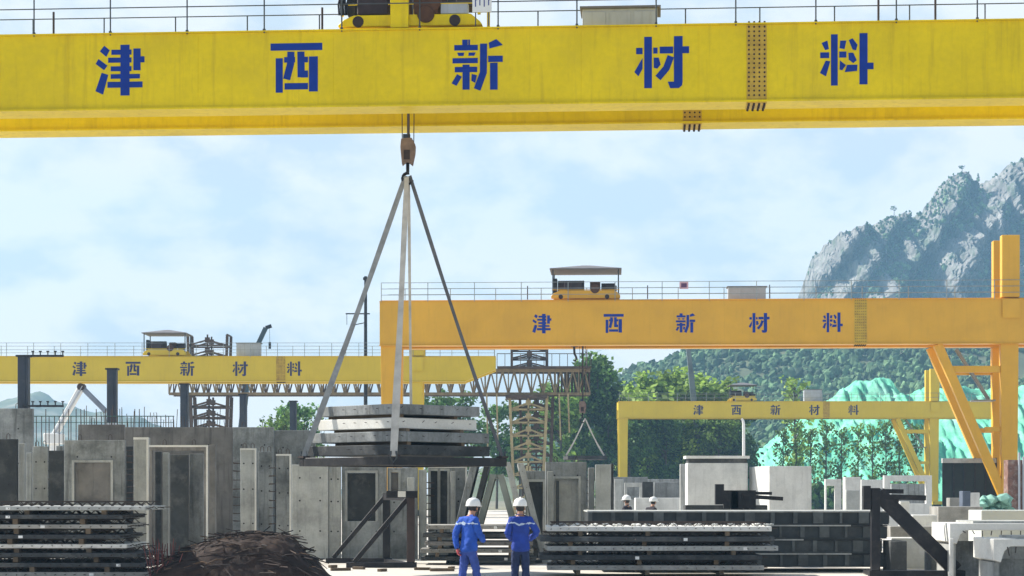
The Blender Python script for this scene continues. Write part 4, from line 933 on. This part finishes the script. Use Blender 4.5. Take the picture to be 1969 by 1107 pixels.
# ------------------------------------------------------------------ slabs leaning on an A-frame
D = 56.0; o = thing('storage_rack', 'pale steel A-frame rack holding leaning slabs behind the workers', 'rack', (px(955, D), D, 0)); hz_ = pz(912, D)
for y_ in (0, 3.2):
    for s_ in (-1, 1): MB().bar((s_*.75, y_, 0), (s_*.1, y_, hz_), .17, .14, up=(0, 1, 0)).build('rack_leg', mat('rack_steel', (.33, .36, .32), .6, vary=.25, scale=2), o, bevel=.01)
    MB().bb(-.62, .62, y_ - .06, y_ + .06, .66, .8).build('cross_tie', MATS['rack_steel'], o)
MB().bb(-.08, .08, .08, 3.1, hz_ - .1, hz_).build('ridge_beam', MATS['rack_steel'], o)
lean = R(14)
for k, (dx, lab, mt, th, top) in enumerate(((-.24, 'inner dark slab leaning on the left side of the A-frame rack', COND, .14, 2.75), (-.56, 'outer slab leaning on the left side of the A-frame rack', CON, .2, 2.75), (.28, 'inner slab leaning on the right side of the A-frame rack', CONL, .16, 2.75), (.62, 'outer pale slab leaning on the right side of the A-frame rack', CONL, .17, 2.72))):
    s_ = -1 if dx < 0 else 1; off = abs(dx)
    bx = px(955, D) + s_*(.82 + off - .2); h = top/math.cos(lean)
    q_ = thing('leaning_slab', lab, 'slab', (bx, D - .35 - .03*k, 0), 0, 'slabs leaning on the A-frame rack'); m = MB()
    dx_ = -s_*math.tan(lean)*top; m.prism([(0, 0), (th, 0), (th + dx_, top), (dx_, top)] if s_ > 0 else [(-th, 0), (0, 0), (dx_, top), (dx_ - th, top)], 0, 3.7); m.build('slab', mt, q_, bevel=.01)
    m = MB()
    for j in range(6):
        z = .3 + 2.2*j/5; c_ = (th/2 if s_ > 0 else -th/2) + dx_*z/top; m.tube([(c_, 0, z), (c_, -.07, z)], .01, 5)
    m.build('protruding_bars', REB, q_)

for u, D, L_, a in ((655, 50.5, .5, 20), (690, 51.4, .35, -35), (850, 50.2, .6, 8), (735, 50.0, .3, 60), (812, 50.9, .4, -15), (868, 51.5, .3, 75), (640, 52.5, .25, 50)):
    tag(MB().bb(-L_/2, L_/2, -.05, .05, 0, .07).build('timber_offcut', WOOD, None, bevel=.008, loc=(px(u, D), D, .005), rz=R(a)), 'short dark timber offcut lying on the pale ground between the trestle and the workers', 'timber offcut', 'timber offcuts on the ground')
# ------------------------------------------------------------------ right-hand middle distance
G = 'precast wall panels standing in the yard'
def block(label, u0, u1, top, D, mt, dep=.5, rz=0, bottom=None, name='precast_block', cat='precast block', group=None, lip=False, rows=0, holes=()):
    x0, x1 = px(u0, D), px(u1, D); z1 = pz(top, D); z0 = 0 if bottom is None else pz(bottom, D); hw = (x1 - x0)/2
    o = thing(name, label, cat, ((x0 + x1)/2, D, z0), rz, group)
    if holes:
        H_ = [(px(a, D) - (x0 + x1)/2, px(b, D) - (x0 + x1)/2, max(0, pz(d, D) - z0), pz(c, D) - z0) for a, b, c, d in holes]; xs, zs = [-hw, hw], [0, z1 - z0]
        for a, b, c, d in H_: xs += [a, b]; zs += [c, d]
        MB().wall(xs, zs, lambda x, z: any(a < x < b and c < z < d for a, b, c, d in H_), 0, dep).build('slab', mt, o, bevel=.01)
    else: MB().bb(-hw, hw, 0, dep, 0, z1 - z0).build('slab', mt, o, bevel=.015)
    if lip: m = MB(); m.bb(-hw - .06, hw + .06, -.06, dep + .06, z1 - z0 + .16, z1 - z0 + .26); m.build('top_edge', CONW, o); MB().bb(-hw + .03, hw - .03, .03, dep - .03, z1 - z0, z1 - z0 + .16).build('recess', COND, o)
    if rows:
        m = MB()
        for i in range(rows): z = .2 + (z1 - z0 - .4)*i/max(1, rows - 1); m.tube([(hw, dep*.3, z), (hw + .16, dep*.3, z), (hw + .16, dep*.7, z), (hw, dep*.7, z)], .014, 5)
        m.build('rebar_loops', REB, o)
    return o
WC = mat('chalky_concrete', (.64, .64, .61), .85, vary=.18, scale=1, dirt=(.36, .37, .36), dirt_amt=.7, streak=(.34, .34, .33), streak_amt=.5, fine=.06, bump=.15)
block('big white precast block with a dark recess under its bright top edge', 1322, 1438, 890, 74, WC, 1.0, lip=True)
ob = block('white precast block with a shaded, rebar-studded right end', 1478, 1562, 896, 72, WC, 2.6, rz=R(9), rows=7)
block('low grey wall section behind the two distant workers', 1180, 1246, 917, 92, CON, .6)
block('wide low dark wall right of the grey wall section', 1246, 1318, 921, 98, CON, .6)
block('small pale panel in front of the low grey wall section', 1182, 1199, 921, 88, CONL, .2)
block('window-frame panel with a grey infill behind the distant workers', 1201, 1234, 928, 86, CONL, .2, holes=((1206, 1230, 936, 960),))
block('dark upright block beside the window-frame panel', 1235, 1256, 926, 88, COND, .5)
block('wide pale panel beside the dark upright block', 1258, 1306, 927, 90, CON, .3)
block('narrow light panel left of the big white block', 1308, 1321, 892, 78, CONL, .3)
block('pale low slab with a white top edge in front of the wide pale panel', 1222, 1310, 957, 80, WC, .8)
block('dark slab pile under the big white block', 1318, 1476, 971, 66, COND, .8)
block('brown narrow block between the two white blocks', 1444, 1468, 916, 80, CONB, .5)
block('small white doorway panel right of the second white block', 1587, 1618, 921, 78, WC, .25, holes=((1590, 1606, 934, 985),))
block('pale upper box stacked behind the right trestle', 1625, 1655, 917, 82, WC, .6)
block('pale lower box standing in front of the upper box', 1627, 1653, 942, 76, CONL, .5)
block('low pale wall behind the right trestle', 1656, 1702, 922, 92, WC, .4)
block('large white window panel left of the far crane leg', 1700, 1792, 914, 84, WC, .3, holes=((1712, 1781, 925, 968),))
block('grey panel seen through the large white window panel', 1714, 1784, 930, 88, CON, .3)
block('small white post block in front of the window panel', 1731, 1749, 964, 62, WC, .3)
block('pale flat slab in front of the far crane leg', 1755, 1802, 990, 60, WC, 1.2)
block('long grey slab with a white top in front of the dark screen', 1804, 1890, 974, 66, CONM, 1.4)
block('smooth pale grey slab at the right edge', 1887, 2010, 981, 56, mat('smooth_pale', (.50, .52, .49), .7, vary=.08), 1.6)
block('small grey box in front of the dark screen', 1826, 1850, 957, 78, CONM, .6)
block('small bluish crate beside the pale box in front of the dark screen', 1851, 1866, 944, 76, mat('slate_paint', (.08, .10, .14), .6), .6, name='crate', cat='crate')
block('small white crate in front of the dark screen', 1866, 1884, 947, 76, WC, .6, name='crate', cat='crate')
for i, (u0, u1, tp, D, mt, lab) in enumerate(((1712, 1820, 1012, 54, CONM, 'topmost flat slab behind the diagonal trestle brace'), (1714, 1832, 1034, 52, WC, 'white-edged flat slab behind the diagonal trestle brace'), (1712, 1744, 1040, 49, COND, 'stack of dark drawer-like forms at the foot of the right trestle'))): block(lab, u0, u1, tp, D, mt, 1.0)
block('grey slab lying low right of the trestle brace', 1790, 1824, 1048, 50, CON, .8)
# dark screen fence with white coping
D = 118; o = thing('screen_fence', 'dark screen fence with a pale coping between the two crane legs', 'fence', (px(1860, D), D, 0)); hw = px(1915, D) - px(1860, D)
MB().bb(-hw*.85, hw, 0, .12, 0, pz(890, D)).build('screen', mat('dark_screen', (.022, .03, .028), .8, vary=.4, scale=.6), o); MB().bb(-hw*.85 - .05, hw, -.12, .24, pz(890, D) + .003, pz(881, D)).build('coping', CONL, o)
m = MB()
for i in range(6): X = -hw*.85 + hw*1.85*i/5; m.bb(X - .05, X + .05, -.06, -.002, 0, pz(890, D) + .3*(i % 2))
m.build('fence_post', BLK, o)
# green net heap
D = 84; b = MB()
for i in range(60): blob(b, (random.uniform(-.6, .6), random.uniform(-.4, .4), random.uniform(0, .9)*(1)), random.uniform(.15, .35), .7)
tag(b.build('net_heap', mat('pale_net', (.22, .42, .34), .8, vary=.3, scale=2), None, loc=(px(1912, D), D, .8)), 'crumpled pale green net on the slabs near the amber crane leg', 'net')
block('concrete plinth under the crumpled green net', 1880, 1944, 972, 84.5, CON, 1.4)
# brick pier below the amber crane leg
D = 104; o = thing('brick_pier', 'rust-red brick pier with pipes at the foot of the amber crane leg', 'pier', (px(1955, D), D, 0)); BRK = mat('brick_red', (.19, .10, .075), .9, vary=.5, scale=4, dirt=(.35, .33, .30), dirt_amt=.7)
MB().bb(-.45, .9, 0, .9, 0, pz(884, D)).build('pier', BRK, o, bevel=.02); m = MB(); m.tube([(.1, -.1, 0), (.1, -.1, pz(870, D))], .06, 8); m.tube([(.32, -.08, 0), (.32, -.08, pz(878, D))], .05, 8); m.build('pipe', GREY, o)
# white lamp pole with bent arm
D = 150; o = thing('white_pole', 'thin white pole with a bent top standing before the tree row', 'pole', (px(1430, D), D, 0)); MB().tube([(0, 0, 0), (0, 0, pz(815, D)), (-.05, 0, pz(808, D)), (-.16, 0, pz(805, D))], .11, 8, .09).build('pole', WHITE, o)
# ------------------------------------------------------------------ white channel slabs at the lower right
def channel(label, u0, w_, D, top, dep=2.2, rz=0.0, leg=.5, th=.16):
    o = thing('channel_slab', label, 'channel slab', (px(u0, D), D, 0), rz, 'white channel slabs at the lower right'); zt = pz(top, D)
    m = MB(); m.prism([(0, zt - leg), (.16, zt - leg - .05), (.24, zt - th - .1), (.36, zt - th), (w_ - .36, zt - th), (w_ - .24, zt - th - .1), (w_ - .16, zt - leg - .05), (w_, zt - leg), (w_, zt), (0, zt)], 0, dep); m.build('shell', CONW, o, bevel=.012)
    MB().bb(.55, w_ - .1, .1, dep - .1, zt + .001, zt + .05).build('bearing_strip', CONL, o)
    m = MB()
    for k in range(12): X = .3 + (w_ - .6)*k/11; m.tube([(X, -.002, zt - th - .01), (X + random.uniform(-.05, .05), -.06, zt - th - random.uniform(.05, .2))], .012, 5)
    m.build('protruding_bars', REB, o)
    
    for q in (.08, w_ - .2): MB().bb(q, q + .12, .3, dep - .2, 0, zt - leg - .055).build('support_leg', CONL, o)
    MB().bb(.21, w_ - .21, .9, .95, 0, zt - leg).build('web', CON, o)
    return o
channel('large white channel slab with a stepped top, rear one of the lower right pair', 1826, 3.0, 46.5, 1006, 2.0, leg=.42)
channel('front white channel slab cut off by the right edge of the picture', 1910, 2.6, 43.6, 1036, 1.9, leg=.45)
block('white side wall under the rear channel slab', 1826, 1834, 1035, 46.3, WC, .1)

# ------------------------------------------------------------------ people
def skin_mesh(name, chains, m, parent, sub=1):
    """chains: list of (points with radii, parent index or None); each chain item (x,y,z,r)"""
    vs, es, rs, roots = [], [], [], []; ids = []
    for pts_, par in chains:
        idx = []
        for i, (x, y, z, r) in enumerate(pts_):
            if i == 0 and par is not None: idx.append(ids[par[0]][par[1]]); continue
            vs.append((x, y, z)); rs.append(r); idx.append(len(vs) - 1)
            if i == 0: roots.append(len(vs) - 1)
            if i: es.append((idx[i-1], idx[i]))
        ids.append(idx)
    me = bpy.data.meshes.new(name); me.from_pydata(vs, es, []); o = bpy.data.objects.new(name, me); col.objects.link(o); o.parent = parent; me.materials.append(m)
    md = o.modifiers.new('skin', 'SKIN'); md.use_smooth_shade = True
    if not me.skin_vertices: me.attributes
    d = me.skin_vertices[0].data
    for i, r in enumerate(rs):
        d[i].radius = r if isinstance(r, tuple) else (r, r); d[i].use_root = i in roots
    sb = o.modifiers.new('sub', 'SUBSURF'); sb.levels = sub; sb.render_levels = sub
    return o
CT = bpy.data.textures.new('cloth_creases', 'CLOUDS'); CT.noise_scale = .085; CT.noise_depth = 2; CT.noise_type = 'HARD_NOISE'
def crease(o, k):
    d = o.modifiers.new('creases', 'DISPLACE'); d.texture = CT; d.strength = k; d.mid_level = .38; d.texture_coords = 'LOCAL'
SKIN = mat('skin', (.42, .22, .14), .6, vary=.1, scale=8); HAIR = mat('hair', (.012, .010, .009), .6)
def person(label, loc, rz, jk, tr_, larm, rarm, glove=None, hat=WHITE, stripe=True, lean=0.0, group='workers in the yard', step=(0, 0)):
    o = thing('person', label, 'person', loc, rz, group); ly = lambda z: lean*max(0, z - .9)
    hand = glove or SKIN
    def arm(a): return [(x, y, z, r) for (x, y, z), r in zip(a, (.062, .05, .036, .03))]
    ch = [([(0, 0, .95, (.15, .11)), (0, ly(1.15), 1.15, (.14, .10)), (0, ly(1.36), 1.36, (.155, .105)), (0, ly(1.47), 1.47, (.07, .07)), (0, ly(1.54) + .01, 1.54, (.055, .06)), (0, ly(1.62) + .03, 1.62, (.078, .095)), (0, ly(1.70) + .02, 1.71, (.075, .09)), (0, ly(1.74) + .01, 1.755, (.04, .05))], None)]
    for s_ in (-1, 1): ch.append(([(0, 0, .95, .1), (s_*.10, 0, .88, .085), (s_*.115, .02 + step[s_ > 0]*.5, .48, .055), (s_*.12, -.01 + step[s_ > 0], .10, .042), (s_*.13, .14 + step[s_ > 0], .04, .035)], (0, 0)))
    for a in (larm, rarm): ch.append(([(0, 0, 0, 0)] + arm(a), (0, 2)))
    body = skin_mesh('body', ch, SKIN, o)
    for a in (larm, rarm):                              # hands: palm and five separate fingers, closed a little
        wr, el = V(a[3]), V(a[2]); d = (wr - V(a[1])).normalized() if a is None else (V(a[3]) - V(a[2])).normalized(); s_ = -1 if wr.x < 0 else 1
        u_ = V((0, 1, 0)) if abs(d.y) < .8 else V((0, 0, 1)); n = d.cross(u_).normalized(); u_ = n.cross(d).normalized()
        chn = [([(*wr, .026), (*(wr + d*.05), .036), (*(wr + d*.085), .034)], None)]
        for k in range(4):
            b0_ = wr + d*.08 + u_*(.03 - .02*k); l_ = (.036, .042, .039, .03)[k]
            chn.append(([(*b0_, .0095), (*(b0_ + d*l_), .009), (*(b0_ + d*l_*1.7 + n*s_*-.018), .0085), (*(b0_ + d*l_*1.9 + n*s_*-.04), .007)], None))
        t0 = wr + d*.03 + u_*.03; chn.append(([(*t0, .011), (*(t0 + u_*.025 + d*.025), .0105), (*(t0 + u_*.03 + d*.055 - n*s_*.01), .009)], None))
        skin_mesh('glove' if glove else 'hand', chn, hand, o)
    # clothes
    jc = [([(0, 0, .74, (.205, .165)), (0, 0, .84, (.205, .16)), (0, ly(1.02), 1.02, (.185, .135)), (0, ly(1.2), 1.2, (.19, .14)), (0, ly(1.37), 1.37, (.195, .135)), (0, ly(1.455), 1.455, (.115, .10)), (0, ly(1.5), 1.505, (.078, .08))], None)]
    for a in (larm, rarm): jc.append(([(0, 0, 0, 0)] + [(x, y, z, r) for (x, y, z), r in zip(a, (.088, .078, .062, .054))], (0, 4)))
    j = skin_mesh('jacket', jc, jk, o, 3); crease(j, .035)
    tc_ = [([(0, 0, 1.08, (.15, .11)), (0, 0, .96, (.165, .12)), (0, 0, .86, (.15, .118))], None)]
    for s_ in (-1, 1): tc_.append(([(0, 0, 0, 0), (s_*.085, 0, .76, .108), (s_*.10, .02 + step[s_ > 0]*.5, .48, .085), (s_*.11, step[s_ > 0], .10, .078)], (0, 2)))
    crease(skin_mesh('trousers', tc_, tr_, o, 3), .03)
    for s_ in (-1, 1): skin_mesh('boot', [([(s_*.12, -.03 + step[s_ > 0], .12, .052), (s_*.12, -.03 + step[s_ > 0], .05, .05), (s_*.125, .06 + step[s_ > 0], .045, .045), (s_*.13, .16 + step[s_ > 0], .035, .035)], None)], BLK, o)
    hc = V((0, ly(1.68) + .02, 1.665)); m = MB()
    m.lathe([(.150, 0), (.152, .012), (.146, .03), (.140, .07), (.122, .115), (.09, .145), (.045, .162), (.004, .166)], hc, 28, .93, 1.08)
    m.add([hc + V(q) for q in [(-.12, .10, .004), (-.07, .19, -.008), (0, .215, -.012), (.07, .19, -.008), (.12, .10, .004), (-.12, .10, .018), (-.07, .19, .006), (0, .215, .002), (.07, .19, .006), (.12, .10, .018)]],
          [(0, 4, 3, 2, 1)[::-1], (5, 6, 7, 8, 9)[::-1], (0, 1, 6, 5), (1, 2, 7, 6), (2, 3, 8, 7), (3, 4, 9, 8)])
    m.tube([hc + V((0, -.13, .09)), hc + V((0, -.07, .15)), hc + V((0, 0, .175)), hc + V((0, .07, .155)), hc + V((0, .14, .09))], .012, 6)
    m.build('hard_hat', hat, o, smooth=True)
    m = MB(); m.lathe([(.06, -.10), (.088, -.06), (.093, -.0), (.09, .03)], hc + V((0, -.012, 0)), 20, .92, 1.05); m.build('hair', HAIR, o, smooth=True)
    for s_ in (-1, 1): m = MB(); blob(m, hc + V((s_*.085, .01, -.05)), .024, 1.4); m.build('ear', SKIN, o, smooth=True)
    m = MB(); fc = hc + V((0, .115, -.06)); blob(m, fc, .017, 1.6); m.build('nose', SKIN, o, smooth=True)
    for s_ in (-1, 1): m = MB(); blob(m, fc + V((s_*.033, -.018, .022)), .011, .7); m.build('eye', HAIR, o)
    MB().bb(fc.x - .025, fc.x + .025, fc.y - .016, fc.y - .006, fc.z - .05, fc.z - .042).build('mouth', mat('lips', (.30, .11, .09), .6), o)
    if stripe:
        m = MB(); n = 40; vs = []
        for k in range(n):
            t = R(-160 + 140*k/(n - 1)); vs += [(.30*math.cos(t), .26*math.sin(t) + ly(1.3), 1.345), (.30*math.cos(t), .26*math.sin(t) + ly(1.3), 1.312)]
        m.add(vs, [(2*k, 2*k+1, 2*k+3, 2*k+2) for k in range(n - 1)]); q_ = m.build('reflective_stripe', mat('pale_stripe', (.45, .55, .72), .5), o)
        sw = q_.modifiers.new('wrap', 'SHRINKWRAP'); sw.target = j; sw.wrap_mode = 'ABOVE_SURFACE'; sw.offset = .004; sd_ = q_.modifiers.new('thick', 'SOLIDIFY'); sd_.thickness = .004
    return o
JB = mat('blue_workwear', (.012, .075, .42), .8, vary=.35, scale=5, bump=.6, bscale=9); JN = mat('dark_blue_workwear', (.011, .045, .31), .8, vary=.3, scale=5, bump=.6, bscale=9)
TB = mat('blue_trousers', (.03, .065, .30), .85, vary=.3, scale=6, bump=.5, bscale=10); TN = mat('navy_trousers', (.012, .025, .085), .85, vary=.3, scale=6, bump=.5, bscale=10)
GL = mat('red_glove', (.50, .10, .11), .8, vary=.4, scale=18)
DP = 40.0
person('worker in bright blue overalls with pale back stripe and red gloves, left of the two', (px(901, DP), DP, 0), R(-38), JB, TB, [(-.17, 0, 1.385), (-.25, -.10, 1.15), (-.20, -.13, .90), (-.18, -.13, .84)], [(.17, 0, 1.385), (.23, .04, 1.13), (.17, .24, 1.00), (.12, .30, .99)], glove=GL, lean=.16, step=(-.10, .16))
person('worker in dark blue jacket and navy trousers, elbows bent, right of the two', (px(1001, DP + .3), DP + .3, 0), R(6), JN, TN, [(-.18, 0, 1.385), (-.25, .03, 1.13), (-.17, .22, 1.02), (-.11, .28, 1.02)], [(.18, 0, 1.385), (.33, -.02, 1.15), (.22, .18, 1.02), (.13, .26, 1.04)], lean=.05, step=(.06, -.05))
JD = mat('dark_workwear', (.02, .016, .024), .85); 
person('distant dark-clothed worker behind the mould stack, left one of two white hard hats', (px(1206, 70), 70, 0), R(60), JD, JD, [(-.18, 0, 1.385), (-.23, 0, 1.12), (-.2, .1, .9), (-.19, .13, .84)], [(.18, 0, 1.385), (.24, .1, 1.16), (.2, .3, 1.05), (.19, .36, 1.03)], stripe=False)
person('distant stooping dark-clothed worker behind the mould stack, right one of two white hard hats', (px(1252, 72), 72, -.06), R(-50), JD, JD, [(-.18, 0, 1.385), (-.23, .05, 1.12), (-.2, .2, .95), (-.19, .25, .92)], [(.18, 0, 1.385), (.24, .1, 1.14), (.2, .3, 1.0), (.19, .35, .98)], stripe=False, lean=.12)

# ------------------------------------------------------------------ haze over the whole scene
hm = bpy.data.materials.new('haze'); hm.use_nodes = True; t = hm.node_tree; t.nodes.clear(); vo = t.nodes.new('ShaderNodeVolumePrincipled'); oo = t.nodes.new('ShaderNodeOutputMaterial')
vo.inputs['Density'].default_value = 0.00028; vo.inputs['Color'].default_value = (.38, .69, 1, 1); vo.inputs['Anisotropy'].default_value = 0.0; t.links.new(vo.outputs[0], oo.inputs['Volume'])
hz = MB().bb(-1520, 1520, -220, 1740, -1.6, 245).build('haze', hm); hz['kind'] = 'stuff'; hz['label'] = 'thin blue haze over the yard and the hills'
